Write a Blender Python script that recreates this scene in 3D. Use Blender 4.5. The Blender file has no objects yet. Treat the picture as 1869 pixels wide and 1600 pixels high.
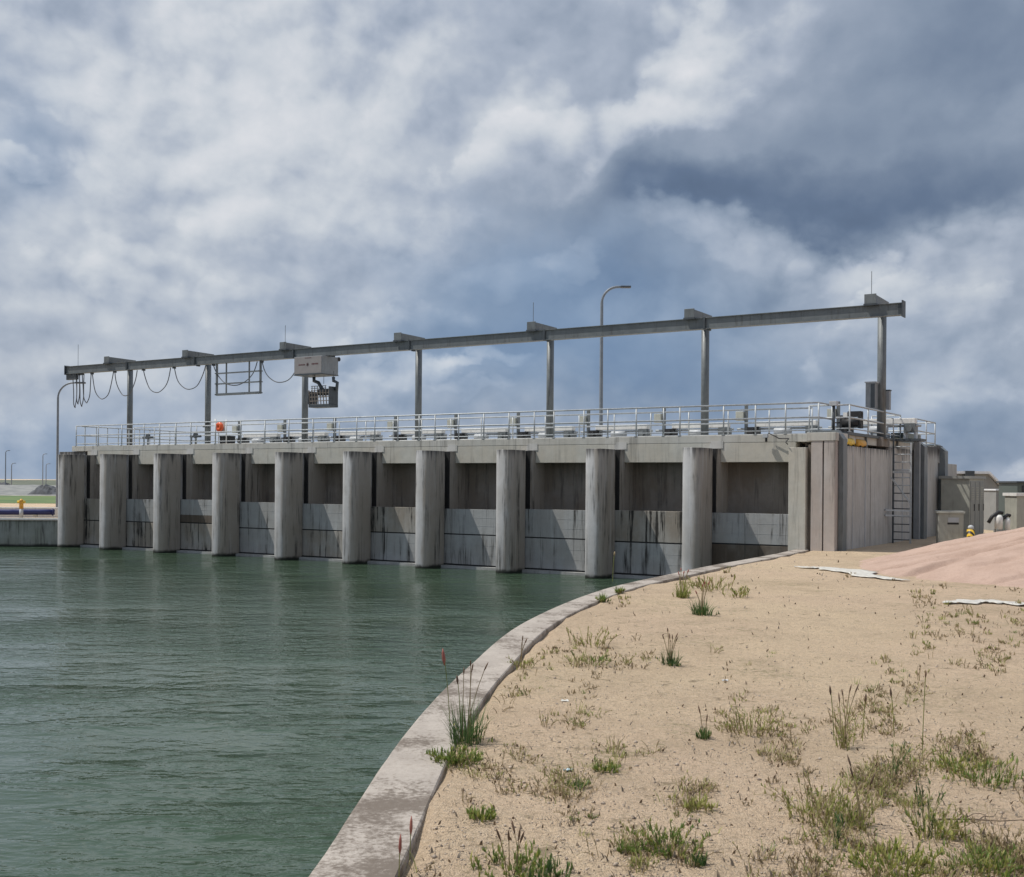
import bpy, math, random
import numpy as np
from mathutils import Vector, Matrix, Euler

random.seed(7)
rng = np.random.default_rng(7)
SC = bpy.context.scene
COL = SC.collection
R = math.radians

# ------------------------------------------------------------------ camera
FPX, PW, PH, ROLL, HOR, EYE = 2080.0, 1869.0, 1600.0, 0.0075, 880.4, 3.5
cam_d = bpy.data.cameras.new('camera')
cam = bpy.data.objects.new('camera', cam_d)
COL.objects.link(cam)
cam.location = (0, 0, EYE)
cam.rotation_euler = (Matrix.Rotation(R(90), 3, 'X') @ Matrix.Rotation(ROLL, 3, 'Z')).to_euler()
cam_d.sensor_fit = 'HORIZONTAL'
cam_d.sensor_width = 36
cam_d.lens = 36 * FPX / PW
cam_d.shift_y = (HOR - PH / 2) / PW
cam_d.clip_start = 0.1
cam_d.clip_end = 20000
SC.camera = cam

SC.view_settings.view_transform = 'Standard'
SC.view_settings.look = 'None'
SC.view_settings.gamma = 1
SC.view_settings.exposure = 0.0

# surveying: a photo pixel gives a bearing; the point is where it meets a level plane / facade plane
CR, SR = math.cos(ROLL), math.sin(ROLL)
def ray(x, y):
    dx, dy = x - PW / 2, HOR - y
    return np.array([(dx * CR - dy * SR) / FPX, 1.0, (dy * CR + dx * SR) / FPX])
def at(x, y, z):
    r = ray(x, y); k = (z - EYE) / r[2]
    return Vector((r[0] * k, k, z))
def far(x, y, d):
    r = ray(x, y) * d
    return Vector((r[0], r[1], r[2] + EYE))
EV = np.array([0.84257223, -0.53858336]); VV = np.array([0.53858336, 0.84257223])
P0 = np.array([5.89163216, 39.93339031])
ROT = math.atan2(EV[1], EV[0])
def FW(s, t, z=0.0):
    p = P0 + s * EV + t * VV
    return Vector((p[0], p[1], z))
def fac(x, y, t):
    r = ray(x, y); k = (t + P0 @ VV) / (r[:2] @ VV); p = k * r
    return float((p[:2] - P0) @ EV), float(p[2] + EYE)

# ------------------------------------------------------------------ node expression helper
class NT:
    def __init__(s, tree): s.t = tree
    def n(s, kind, **kw):
        nd = s.t.nodes.new(kind)
        for k, v in kw.items(): setattr(nd, k, v)
        return nd
    def link(s, a, b): s.t.links.new(a, b)
    def put(s, sock, v):
        if v is None: return
        if isinstance(v, bpy.types.NodeSocket): s.link(v, sock)
        elif isinstance(v, (tuple, list)) and sock.type == 'RGBA' and len(v) == 3: sock.default_value = (*v, 1)
        else: sock.default_value = v
    def m(s, op, a, b=None, c=None, clamp=False):
        nd = s.n('ShaderNodeMath', operation=op, use_clamp=clamp)
        s.put(nd.inputs[0], a)
        if b is not None: s.put(nd.inputs[1], b)
        if c is not None: s.put(nd.inputs[2], c)
        return nd.outputs[0]
    def add(s, a, b): return s.m('ADD', a, b)
    def sub(s, a, b): return s.m('SUBTRACT', a, b)
    def mul(s, a, b): return s.m('MULTIPLY', a, b)
    def vec(s, x, y, z):
        nd = s.n('ShaderNodeCombineXYZ')
        for i, q in enumerate((x, y, z)): s.put(nd.inputs[i], q)
        return nd.outputs[0]
    def sep(s, v):
        nd = s.n('ShaderNodeSeparateXYZ'); s.link(v, nd.inputs[0]); return nd.outputs
    def scale(s, v, sc):
        nd = s.n('ShaderNodeVectorMath', operation='MULTIPLY'); s.link(v, nd.inputs[0]); nd.inputs[1].default_value = sc
        return nd.outputs[0]
    def vadd(s, v, o):
        nd = s.n('ShaderNodeVectorMath', operation='ADD'); s.link(v, nd.inputs[0]); s.put(nd.inputs[1], o)
        return nd.outputs[0]
    def noise(s, v, scale, detail=4, rough=0.5, dist=0.0):
        nd = s.n('ShaderNodeTexNoise'); s.link(v, nd.inputs['Vector'])
        nd.inputs['Scale'].default_value = scale; nd.inputs['Detail'].default_value = detail
        nd.inputs['Roughness'].default_value = rough; nd.inputs['Distortion'].default_value = dist
        return nd.outputs['Fac']
    def noisec(s, v, scale, detail=4, rough=0.5):
        nd = s.n('ShaderNodeTexNoise'); s.link(v, nd.inputs['Vector'])
        nd.inputs['Scale'].default_value = scale; nd.inputs['Detail'].default_value = detail; nd.inputs['Roughness'].default_value = rough
        return nd.outputs['Color']
    def voro(s, v, scale, feature='F1'):
        nd = s.n('ShaderNodeTexVoronoi', feature=feature); s.link(v, nd.inputs['Vector']); nd.inputs['Scale'].default_value = scale
        return nd.outputs['Distance']
    def rng(s, v, a, b, lo=0.0, hi=1.0, smooth=True):
        nd = s.n('ShaderNodeMapRange', interpolation_type='SMOOTHSTEP' if smooth else 'LINEAR')
        s.put(nd.inputs[0], v)
        for i, q in enumerate((a, b, lo, hi)): nd.inputs[i + 1].default_value = q
        return nd.outputs[0]
    def mix(s, f, a, b, mode='MIX'):
        nd = s.n('ShaderNodeMix', data_type='RGBA', blend_type=mode)
        s.put(nd.inputs[0], f); s.put(nd.inputs[6], a); s.put(nd.inputs[7], b)
        return nd.outputs[2]
    def ramp(s, f, stops):
        nd = s.n('ShaderNodeValToRGB'); el = nd.color_ramp.elements
        while len(el) < len(stops): el.new(0.5)
        for q, (p, c) in zip(el, stops): q.position = p; q.color = (*c, 1)
        s.put(nd.inputs[0], f); return nd.outputs[0]
    def pos(s): return s.n('ShaderNodeNewGeometry').outputs['Position']
    def bump(s, h, strength=0.3, dist=0.02, normal=None):
        nd = s.n('ShaderNodeBump'); s.put(nd.inputs['Height'], h)
        nd.inputs['Strength'].default_value = strength; nd.inputs['Distance'].default_value = dist
        if normal is not None: s.link(normal, nd.inputs['Normal'])
        return nd.outputs[0]

def lin(r, g, b):
    f = lambda c: (c / 255 / 12.92) if c <= 10 else ((c / 255 + 0.055) / 1.055) ** 2.4
    return (f(r), f(g), f(b))

# ------------------------------------------------------------------ sky (world) and sun
SUN_AZ = np.array([-1.0, 0.12]); SUN_AZ /= np.linalg.norm(SUN_AZ)
SUN_EL = R(60)
world = bpy.data.worlds.new('World'); SC.world = world; world.use_nodes = True
def build_sky():
    t = world.node_tree; t.nodes.clear(); N = NT(t)
    out = N.n('ShaderNodeOutputWorld')
    sky = N.n('ShaderNodeTexSky', sky_type='NISHITA'); sky.sun_disc = False
    sky.sun_elevation = SUN_EL; sky.sun_rotation = math.atan2(SUN_AZ[0], SUN_AZ[1]); sky.air_density = 1.4; sky.dust_density = 2.0
    bgs = N.n('ShaderNodeBackground'); N.link(sky.outputs[0], bgs.inputs[0]); bgs.inputs[1].default_value = 0.08
    d = N.n('ShaderNodeTexCoord').outputs['Generated']
    X, Y, Z = N.sep(d)
    az = N.m('ARCTAN2', X, Y); el = N.m('ARCSINE', Z)
    p = N.vec(az, N.mul(el, 1.2), 0.37)
    # billow field: rounded lumps with creases between them, at five sizes
    def bil(v):
        tot = None
        for sc, am, zz in ((4.2, .40, 0.0), (9.0, .30, 2.3), (19.0, .19, 4.1), (42.0, .095, 6.7), (90.0, .04, 8.9)):
            n = N.noise(N.vadd(v, (zz, zz * .7, 0)), sc, 0.6, .5)
            q = N.mul(N.m('ABSOLUTE', N.sub(n, 0.5)), am * 3.6)
            tot = q if tot is None else N.add(tot, q)
        return tot
    w1 = N.noisec(p, 4.0, 4, 0.55); a1, b1, _ = N.sep(w1)
    pw = N.vec(N.add(az, N.mul(N.sub(a1, .5), .035)), N.add(N.mul(el, 1.2), N.mul(N.sub(b1, .5), .03)), 0.37)
    b0 = bil(pw); bs = bil(N.vadd(pw, (-0.012, 0.018, 0)))
    fw = N.noisec(p, 24.0, 6, 0.62); a2, b2, _ = N.sep(fw)
    # bearings bent by the billows, so that every cloud mass gets a lumpy outline
    az_w = N.add(N.add(az, N.mul(N.sub(a1, 0.5), 0.14)), N.add(N.mul(N.sub(a2, .5), .028), N.mul(N.sub(b0, .3), .05)))
    el_w = N.add(N.add(el, N.mul(N.sub(b1, 0.5), 0.10)), N.add(N.mul(N.sub(b2, .5), .03), N.mul(N.sub(b0, .3), -.06)))
    PV = N.vec(az_w, el_w, 0.0)
    def blob(x, y, rx, ry, amp, rot=0.0, hard=0):
        r = ray(x, y); a0 = math.atan(r[0]); e0 = math.atan(r[2] * math.cos(a0))
        mp = N.n('ShaderNodeMapping', vector_type='TEXTURE'); N.link(PV, mp.inputs[0])
        mp.inputs[1].default_value = (a0, e0, 0); mp.inputs[2].default_value = (0, 0, R(rot)); mp.inputs[3].default_value = (rx / FPX, ry / FPX, 1)
        dt = N.n('ShaderNodeVectorMath', operation='DOT_PRODUCT'); N.link(mp.outputs[0], dt.inputs[0]); N.link(mp.outputs[0], dt.inputs[1])
        q = dt.outputs['Value']
        if hard: return N.rng(q, 1.35, 1.35 - hard * 1.3, 0, amp)
        return N.mul(N.m('EXPONENT', N.mul(q, -1.0)), amp)
    B = [  # cloud masses: bearing, extent, brightness, tilt, edge hardness
        (340, 420, 520, 380, .09, 0), (300, 130, 330, 210, .13, 20), (360, 160, 270, 150, .14, 20, .75), (160, 640, 300, 100, .07, 0), (560, 300, 330, 190, .14, 10), (530, 360, 270, 80, .10, 20, .8), (250, 330, 200, 120, .06, 0), (60, 60, 110, 80, .10, 0, .9),
        (30, 230, 50, 90, -.13, 0), (230, 25, 70, 50, -.10, 0), (118, 238, 70, 36, -.24, 0), (290, 250, 40, 90, -.12, 0), (230, 390, 60, 40, -.10, 0), (25, 295, 40, 22, .16, 0, .8),
        (60, 500, 280, 150, .06, 0), (100, 660, 300, 60, .02, 0), (60, 820, 420, 50, -.08, 0), (820, 120, 260, 160, .03, 0), (190, 590, 90, 50, .08, 0, .8),
        (450, 430, 90, 40, -.12, 0), (400, 530, 60, 26, .08, 0, .8), (575, 610, 42, 46, .14, 0, .9),
        (1245, 80, 100, 85, .24, 40, .85), (1300, 135, 200, 68, .20, 26, .95), (1130, 215, 190, 66, .18, 14, 1.0), (980, 290, 130, 70, .12, 0, 1.0), (1010, 215, 60, 60, .08, 0, .9),
        (1560, 380, 430, 56, -.24, -5), (1540, 360, 380, 85, -.11, -5, .8), (1560, 260, 400, 130, -.13, 10), (1790, 170, 280, 190, -.16, 0), (1250, 300, 200, 70, -.12, 0), (1050, 400, 220, 90, -.08, 10),
        (1130, 490, 240, 60, -.20, 0), (960, 560, 210, 50, -.15, 0), (1040, 390, 160, 60, -.10, 0), (1690, 50, 260, 110, -.08, 0), (1140, 110, 70, 100, -.06, 0),
        (1390, 440, 190, 42, .14, -12, .8), (1540, 490, 110, 40, .16, 0, .9), (1760, 470, 150, 70, .13, 8, .9), (1030, 470, 60, 30, .13, 25, 1.03), (930, 510, 130, 40, .06, 0, .9),
        (1850, 640, 240, 130, .02, 0), (1480, 600, 200, 50, .05, 0, 1.0), (1150, 690, 340, 90, -.19, 0), (850, 640, 220, 50, -.16, 0),
        (690, 705, 140, 32, .22, 8, 1.0), (640, 745, 100, 24, .14, 0, 1.03), (850, 684, 110, 16, .13, 4, 1.03), (830, 735, 90, 18, .10, 0, 1.03), (1800, 735, 100, 28, .11, 0, 1.03), (1550, 705, 40, 16, .10, 0, 1.03),
        (1850, 830, 320, 40, -.10, 0),
    ]
    L = None
    for q in B:
        g = blob(*q); L = g if L is None else N.add(L, g)
    nb0 = N.noise(pw, 13.0, 3.5, .5); nb1 = N.noise(N.vadd(pw, (-0.016, 0.022, 0)), 13.0, 3.5, .5)
    f0 = N.noise(pw, 30.0, 6, .55); f1 = N.noise(N.vadd(pw, (-0.006, 0.009, 0)), 30.0, 6, .55)
    relief = N.add(N.add(N.mul(N.sub(b0, bs), .50), N.mul(N.sub(f0, f1), .34)), N.mul(N.sub(nb0, nb1), .75))
    puffs = N.add(N.mul(N.sub(b0, .28), .12), N.mul(N.sub(nb0, .5), .15))
    amount = N.rng(L, -0.20, 0.24, 0.22, 1.0)
    veil = N.mul(N.sub(N.noise(N.vec(az, N.mul(el, 1.7), 1.7), 4.2, 5, 0.5), 0.5), 0.16)
    L = N.add(N.add(N.add(L, 0.60), N.mul(N.add(relief, puffs), amount)), veil)
    c0 = N.noise(pw, 6.5, 10, .55, .15); c1 = N.noise(N.vadd(pw, (-0.012, 0.02, 0)), 6.5, 10, .55, .15)
    cm = N.mul(N.rng(c0, .485, .53), N.rng(L, .38, .70, .15, 1.0))
    L = N.add(L, N.mul(cm, N.add(.05, N.mul(N.sub(c0, c1), 1.2))))
    L = N.add(L, N.rng(el, .40, .75, 0, .05))
    L = N.add(L, N.mul(N.rng(el, .27, .12, 0, -.07), N.rng(az, -.38, -.05, .25, 1.0)))
    L = N.add(L, .05); L = N.mul(L, N.rng(L, .45, 1.35, .92, .70, False))
    tint = None
    for q in [(980, 670, 520, 120, .65, 0), (60, 820, 420, 90, .55, 0), (1150, 520, 300, 110, .3, 0), (30, 260, 90, 130, .3, 0), (900, 480, 260, 90, .3, 0), (1700, 800, 400, 100, .3, 0)]:
        g = blob(*q); tint = g if tint is None else N.add(tint, g)
    grey = N.ramp(L, [(0.0, lin(72, 88, 112)), (.2, lin(99, 116, 142)), (.4, lin(136, 150, 170)), (.6, lin(171, 181, 197)), (.8, lin(203, 209, 217)), (1.0, lin(228, 229, 233))])
    blue = N.ramp(L, [(0.0, lin(70, 100, 140)), (.25, lin(98, 130, 170)), (.5, lin(136, 162, 194)), (.75, lin(180, 195, 214)), (1.0, lin(220, 224, 231))])
    col = N.mix(N.m('MINIMUM', tint, 1.0), grey, blue)
    bgc = N.n('ShaderNodeBackground'); N.link(col, bgc.inputs[0]); bgc.inputs[1].default_value = 1.0
    mx = N.n('ShaderNodeMixShader'); mx.inputs[0].default_value = 0.94
    N.link(bgs.outputs[0], mx.inputs[1]); N.link(bgc.outputs[0], mx.inputs[2]); N.link(mx.outputs[0], out.inputs[0])
build_sky()
sun_d = bpy.data.lights.new('sun', 'SUN'); sun_d.energy = 3.8; sun_d.angle = R(0.6); sun_d.color = (1.0, 0.955, 0.88)
sun = bpy.data.objects.new('sun', sun_d); COL.objects.link(sun)
tosun = Vector((SUN_AZ[0] * math.cos(SUN_EL), SUN_AZ[1] * math.cos(SUN_EL), math.sin(SUN_EL)))
sun.rotation_euler = tosun.to_track_quat('Z', 'Y').to_euler(); sun.location = (0, 0, 60)

# ------------------------------------------------------------------ mesh helpers
class MB:
    def __init__(s): s.v = []; s.f = []; s.sm = []; s.mi = []
    def _add(s, vs, fs, smooth=False, mi=0):
        b = len(s.v); s.v.extend([tuple(q) for q in vs])
        for f in fs: s.f.append([b + i for i in f]); s.sm.append(smooth); s.mi.append(mi)
        return s
    def box(s, lo, hi, mi=0):
        (a, b, c), (d, e, f) = lo, hi
        vs = [(a, b, c), (d, b, c), (d, e, c), (a, e, c), (a, b, f), (d, b, f), (d, e, f), (a, e, f)]
        return s._add(vs, [(0, 3, 2, 1), (4, 5, 6, 7), (0, 1, 5, 4), (1, 2, 6, 5), (2, 3, 7, 6), (3, 0, 4, 7)], mi=mi)
    def prism(s, poly, z0, z1, mi=0, smooth=False):
        n = len(poly)
        vs = [(x, y, z0) for x, y in poly] + [(x, y, z1) for x, y in poly]
        s._add(vs, [tuple(range(n - 1, -1, -1)), tuple(range(n, 2 * n))], mi=mi)
        b = len(s.v) - 2 * n
        for i in range(n):
            j = (i + 1) % n; s.f.append([b + i, b + j, b + n + j, b + n + i]); s.sm.append(smooth); s.mi.append(mi)
        return s
    def tube(s, pts, r, n=8, mi=0, cap=True):
        pts = [Vector(p) for p in pts]; rs = r if isinstance(r, (list, tuple)) else [r] * len(pts)
        vs = []; up = None
        for i, p in enumerate(pts):
            a = pts[max(i - 1, 0)]; b = pts[min(i + 1, len(pts) - 1)]
            d = (b - a).normalized()
            if up is None:
                up = Vector((0, 0, 1)) if abs(d.z) < 0.9 else Vector((1, 0, 0))
            x = d.cross(up).normalized(); up = x.cross(d).normalized()
            for k in range(n):
                th = 2 * math.pi * (k + .5) / n
                vs.append(p + (x * math.cos(th) + up * math.sin(th)) * rs[i])
        fs = []
        for i in range(len(pts) - 1):
            for k in range(n):
                k2 = (k + 1) % n
                fs.append((i * n + k, (i + 1) * n + k, (i + 1) * n + k2, i * n + k2))
        s._add(vs, fs, smooth=n > 5, mi=mi)
        if cap:
            b = len(s.v) - len(vs)
            s.f.append([b + k for k in range(n)]); s.sm.append(False); s.mi.append(mi)
            e = len(vs) - n
            s.f.append([b + e + k for k in range(n - 1, -1, -1)]); s.sm.append(False); s.mi.append(mi)
        return s
    def bar(s, a, b, w, h=None):  # rectangular bar between two points
        a, b = Vector(a), Vector(b); d = (b - a).normalized(); h = h or w
        up = Vector((0, 0, 1)) if abs(d.z) < .9 else Vector((1, 0, 0))
        x = d.cross(up).normalized() * w / 2; y = x.normalized().cross(d) * h / 2
        vs = [a - x - y, a + x - y, a + x + y, a - x + y, b - x - y, b + x - y, b + x + y, b - x + y]
        return s._add(vs, [(0, 1, 2, 3), (7, 6, 5, 4), (0, 4, 5, 1), (1, 5, 6, 2), (2, 6, 7, 3), (3, 7, 4, 0)])
    def build(s, name, mat, parent=None, loc=(0, 0, 0), rotz=0.0, bevel=0.0):
        me = bpy.data.meshes.new(name); me.from_pydata(s.v, [], s.f)
        me.polygons.foreach_set('use_smooth', s.sm); me.polygons.foreach_set('material_index', s.mi); me.update()
        o = bpy.data.objects.new(name, me); COL.objects.link(o)
        for m in (mat if isinstance(mat, (list, tuple)) else [mat]): me.materials.append(m)
        o.location = loc; o.rotation_euler = (0, 0, rotz)
        if parent: o.parent = parent
        if bevel:
            bm = o.modifiers.new('bevel', 'BEVEL'); bm.width = bevel; bm.segments = 2; bm.limit_method = 'ANGLE'; bm.angle_limit = R(40)
        return o
def tag(o, label=None, cat=None, group=None, kind=None):
    if label: o['label'] = label
    if cat: o['category'] = cat
    if group: o['group'] = group
    if kind: o['kind'] = kind
    return o
def thing(name, label, cat, loc, rotz=0.0, group=None):
    o = bpy.data.objects.new(name, None); o.empty_display_size = .2; COL.objects.link(o)
    o.location = loc; o.rotation_euler = (0, 0, rotz)
    return tag(o, label, cat, group)
def fthing(name, label, cat, s, t, z, group=None):
    return thing(name, label, cat, FW(s, t, z), ROT, group)
def dup(root, loc, rotz, label=None, group=None):
    r = root.copy(); COL.objects.link(r); r.location = loc; r.rotation_euler = (0, 0, rotz)
    if label: r['label'] = label
    if group: r['group'] = group
    for ch in list(root.children):
        c = ch.copy(); COL.objects.link(c); c.parent = r
        for g in ch.children:
            d = g.copy(); COL.objects.link(d); d.parent = c
    return r
def grid_mesh(name, P, mat, smooth=True, keep=None):
    n, m = P.shape[:2]
    idx = np.arange(n * m).reshape(n, m)
    f = np.stack([idx[:-1, :-1], idx[1:, :-1], idx[1:, 1:], idx[:-1, 1:]], -1).reshape(-1, 4)
    if keep is not None: f = f[keep.reshape(-1)[f].all(1)]
    me = bpy.data.meshes.new(name); me.from_pydata(P.reshape(-1, 3).tolist(), [], f.tolist())
    me.polygons.foreach_set('use_smooth', [smooth] * len(f)); me.update(); me.materials.append(mat)
    o = bpy.data.objects.new(name, me); COL.objects.link(o); return o
def vnoise(x, y, seed=0):  # smooth value noise on arrays
    xi = np.floor(x).astype(int); yi = np.floor(y).astype(int); xf = x - xi; yf = y - yi
    def h(a, b):
        q = np.sin(a * 127.1 + b * 311.7 + seed * 74.7) * 43758.5453; return q - np.floor(q)
    u = xf * xf * (3 - 2 * xf); w = yf * yf * (3 - 2 * yf)
    return (h(xi, yi) * (1 - u) + h(xi + 1, yi) * u) * (1 - w) + (h(xi, yi + 1) * (1 - u) + h(xi + 1, yi + 1) * u) * w
def fbm(x, y, o=4, seed=0):
    x = np.asarray(x, float); y = np.asarray(y, float); r = 0; a = .5
    for i in range(o): r = r + a * vnoise(x, y, seed + i); x = x * 2.03 + 3.1; y = y * 2.03 - 1.7; a *= .5
    return r

# ------------------------------------------------------------------ materials
def mat(name):
    m = bpy.data.materials.new(name); m.use_nodes = True; t = m.node_tree; N = NT(t)
    return m, N, t.nodes['Principled BSDF']
def plain(name, c, rough=.6, metal=0.0, var=.12, scale=6.0, bump=0.0, dirt=0.0):
    m, N, b = mat(name); p = N.pos()
    n = N.noise(p, scale, 5, .6)
    col = N.mix(N.rng(n, .3, .7), tuple(q * (1 - var) for q in c), tuple(min(q * (1 + var), .95) for q in c))
    if dirt:
        st = N.noise(N.scale(p, (9, 9, 1.3)), 1.0, 5, .6)
        col = N.mix(N.mul(N.rng(st, .52, .72), dirt), col, (.05, .045, .04))
    N.put(b.inputs['Base Color'], col); b.inputs['Metallic'].default_value = metal
    N.put(b.inputs['Roughness'], N.rng(n, .3, .7, rough - .08, rough + .08))
    if bump: N.put(b.inputs['Normal'], N.bump(n, .4, bump))
    return m
def concrete(name, base, brown, streak=.5, top=None, toplen=.9, wet=True, boards=True, brownamt=.6, patch=0.0, scl=1.0, side=0.0):
    m, N, b = mat(name); p = N.pos(); X, Y, Z = N.sep(p)
    big = N.noise(p, .55 * scl, 4, .6); mid = N.noise(p, 3.1 * scl, 6, .65); fine = N.noise(p, 42, 4, .7)
    col = N.mix(N.mul(N.rng(N.add(N.mul(big, .6), N.mul(N.noise(N.scale(p, (1.6, 1.6, .6)), 1, 5, .65), .4)), .40, .60), brownamt), base, brown)
    col = N.mix(N.rng(mid, .25, .75, .0, .35), col, tuple(q * .62 for q in base))
    col = N.mix(N.mul(N.rng(mid, .62, .78), .28), col, tuple(min(q * 1.5, .6) for q in base))
    if side:  # brown mixed in towards the right side of each pier
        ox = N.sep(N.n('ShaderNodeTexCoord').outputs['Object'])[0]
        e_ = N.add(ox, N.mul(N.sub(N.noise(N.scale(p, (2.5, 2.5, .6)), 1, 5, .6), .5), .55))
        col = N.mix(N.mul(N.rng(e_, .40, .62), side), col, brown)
    # run-off streaks drawn down the face
    s1 = N.noise(N.scale(p, (3.2, 3.2, .24)), 1, 6, .66); s2 = N.noise(N.scale(p, (15, 15, .8)), 1, 4, .6)
    st = N.mul(N.mul(N.rng(N.add(N.mul(s1, .66), N.mul(s2, .34)), .50, .64), streak), N.rng(N.noise(N.vadd(p, (5, 1, 2)), .9, 4, .6), .34, .58, .25, 1))
    col = N.mix(st, col, (.028, .026, .023))
    lt = N.mul(N.rng(N.noise(N.scale(N.vadd(p, (7, 3, 1)), (4.0, 4.0, .30)), 1, 5, .6), .56, .70), .22)
    col = N.mix(lt, col, tuple(min(q * 1.55, .6) for q in base))
    if top is not None:  # black drip stains starting at the coping
        dl = N.noise(N.scale(p, (7, 7, .05)), 1, 4, .65)
        edge = N.sub(N.add(Z, N.mul(N.sub(dl, .42), toplen * 3.2)), top - toplen * .35)
        col = N.mix(N.mul(N.rng(edge, 0.0, .5), .82), col, (.022, .022, .024))
    if wet:
        wl = N.add(Z, N.mul(N.sub(N.noise(p, 2.4, 5, .6), .5), .22))
        col = N.mix(N.rng(wl, .20, .04), col, (.016, .019, .014))
    if patch:
        col = N.mix(N.mul(N.rng(N.noise(p, 1.4, 3, .5), .55, .60), patch), col, (.42, .42, .42))
    pits = N.rng(N.voro(N.scale(p, (1, 1, 1)), 9.0), .0, .11, 1, 0)
    col = N.mix(N.mul(pits, .35), col, (.05, .05, .05))
    N.put(b.inputs['Base Color'], col); b.inputs['Roughness'].default_value = .88
    h = N.add(N.add(N.mul(mid, .6), N.mul(fine, .25)), N.mul(pits, -.4))
    if boards:
        rot = N.n('ShaderNodeVectorRotate', rotation_type='Z_AXIS'); N.link(p, rot.inputs['Vector']); rot.inputs['Angle'].default_value = -ROT
        sx = N.sep(rot.outputs[0])[0]
        jl = N.m('ABSOLUTE', N.sub(N.m('FRACT', N.mul(sx, 1.45)), .5))
        h = N.add(h, N.mul(N.rng(jl, .0, .02, 1, 0), -.5))
    N.put(b.inputs['Normal'], N.bump(h, .55, .02))
    return m
M = {}
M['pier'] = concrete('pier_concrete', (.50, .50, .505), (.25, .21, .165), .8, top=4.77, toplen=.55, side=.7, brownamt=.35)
M['beam'] = concrete('beam_concrete', (.56, .545, .49), (.52, .46, .37), .36, wet=False, brownamt=.5, boards=False)
M['deck'] = concrete('deck_concrete', (.55, .54, .50), (.49, .45, .38), .45, wet=False, brownamt=.4, boards=False)
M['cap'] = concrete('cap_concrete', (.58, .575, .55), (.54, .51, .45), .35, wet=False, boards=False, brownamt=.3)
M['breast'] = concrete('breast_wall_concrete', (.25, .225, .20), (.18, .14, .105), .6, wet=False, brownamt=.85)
M['endwall'] = concrete('end_wall_concrete', (.49, .475, .45), (.37, .335, .30), .55, wet=False, top=4.9, toplen=.5, brownamt=.45, scl=1.3, boards=False)
M['wing'] = concrete('wing_wall_concrete', (.50, .455, .425), (.42, .34, .29), .5, wet=False, brownamt=.6, boards=False)
M['bank'] = concrete('bank_wall_concrete', (.30, .31, .29), (.22, .23, .18), .85, top=1.35, toplen=.3)
M['gate_clean'] = concrete('gate_face_clean', (.37, .38, .385), (.30, .285, .265), 1.0, brownamt=.6)
M['gate_streak'] = concrete('gate_face_streaked', (.36, .345, .32), (.25, .21, .165), 2.2, brownamt=.8)
M['gate_brown'] = concrete('gate_face_rust_stained', (.16, .14, .12), (.09, .065, .045), .9, brownamt=.9)
M['sill'] = concrete('sill_concrete', (.36, .37, .37), (.30, .29, .27), .3, wet=False)
M['steel'] = plain('grey_painted_steel', (.15, .165, .172), .5, .1, .14, 2.0, dirt=.5)
M['steel_dark'] = plain('dark_grey_steel', (.065, .076, .086), .5, .2, .18, 3.0, dirt=.4)
M['galv'] = plain('galvanised_steel', (.43, .455, .47), .5, .2, .14, 9.0)
M['guide'] = plain('black_slot_shade', (.02, .02, .021), .6)
M['black'] = plain('black_rubber', (.018, .018, .02), .6)
M['cable'] = plain('grey_cable', (.10, .105, .115), .6)
M['white'] = plain('white_paint', (.74, .73, .70), .5, 0, .06, 5, dirt=.2)
M['cream'] = plain('cream_cabinet_paint', (.47, .475, .42), .5, 0, .06, 4, dirt=.15)
M['mid_grey'] = plain('mid_grey_paint', (.24, .255, .27), .5, 0, .08, 4, dirt=.2)
M['olive'] = plain('grey_green_cabinet_paint', (.36, .36, .315), .5, 0, .08, 3, dirt=.2)
M['olive_dark'] = plain('dark_grey_green_paint', (.27, .275, .26), .5, 0, .08, 3, dirt=.2)
M['seam'] = plain('dark_seam', (.03, .03, .03), .7)
M['orange'] = plain('orange_plastic', (.78, .12, .03), .45, 0, .1, 6)
M['yellow'] = plain('yellow_paint', (.75, .50, .05), .4, 0, .1, 6)
M['pale_grey'] = plain('pale_grey_paint', (.44, .46, .48), .5, 0, .06, 4, dirt=.15)
M['sign'] = plain('pale_sign_panel', (.28, .262, .258), .5, 0, .05, 4)
M['sign_ink'] = plain('maroon_sign_ink', (.12, .05, .05), .6)
M['rail_green'] = plain('green_grey_steel', (.10, .125, .115), .5, .1, .1, 3)
M['navy'] = plain('navy_blue_pipe', (.012, .02, .11), .38, 0, .1, 5)
M['roof'] = plain('pale_roof_sheet', (.78, .80, .82), .45, 0, .06, 3)
M['house'] = plain('pale_grey_render', (.27, .275, .27), .8, 0, .08, 2, dirt=.15)
M['glass'] = plain('dark_window_glass', (.02, .024, .027), .15)
M['tarp'] = plain('white_plastic_sheet', (.58, .56, .51), .5, 0, .1, 8, dirt=.35)
M['lamp_pole'] = plain('dull_galvanised_pole', (.20, .22, .245), .5, .1, .1, 3)
M['lamp_head'] = plain('dark_lamp_head', (.09, .10, .115), .5)
M['hydrant'] = plain('orange_yellow_paint', (.62, .33, .05), .45)

def m_stripes():
    m, N, b = mat('black_yellow_stripes'); p = N.pos(); X, Y, Z = N.sep(p)
    k = N.m('FRACT', N.mul(N.add(N.add(X, N.mul(Z, 1.2)), Y), 4.2))
    N.put(b.inputs['Base Color'], N.mix(N.rng(k, .47, .53), (.72, .46, .03), (.02, .02, .02))); b.inputs['Roughness'].default_value = .5
    return m
M['stripe'] = m_stripes()

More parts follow.
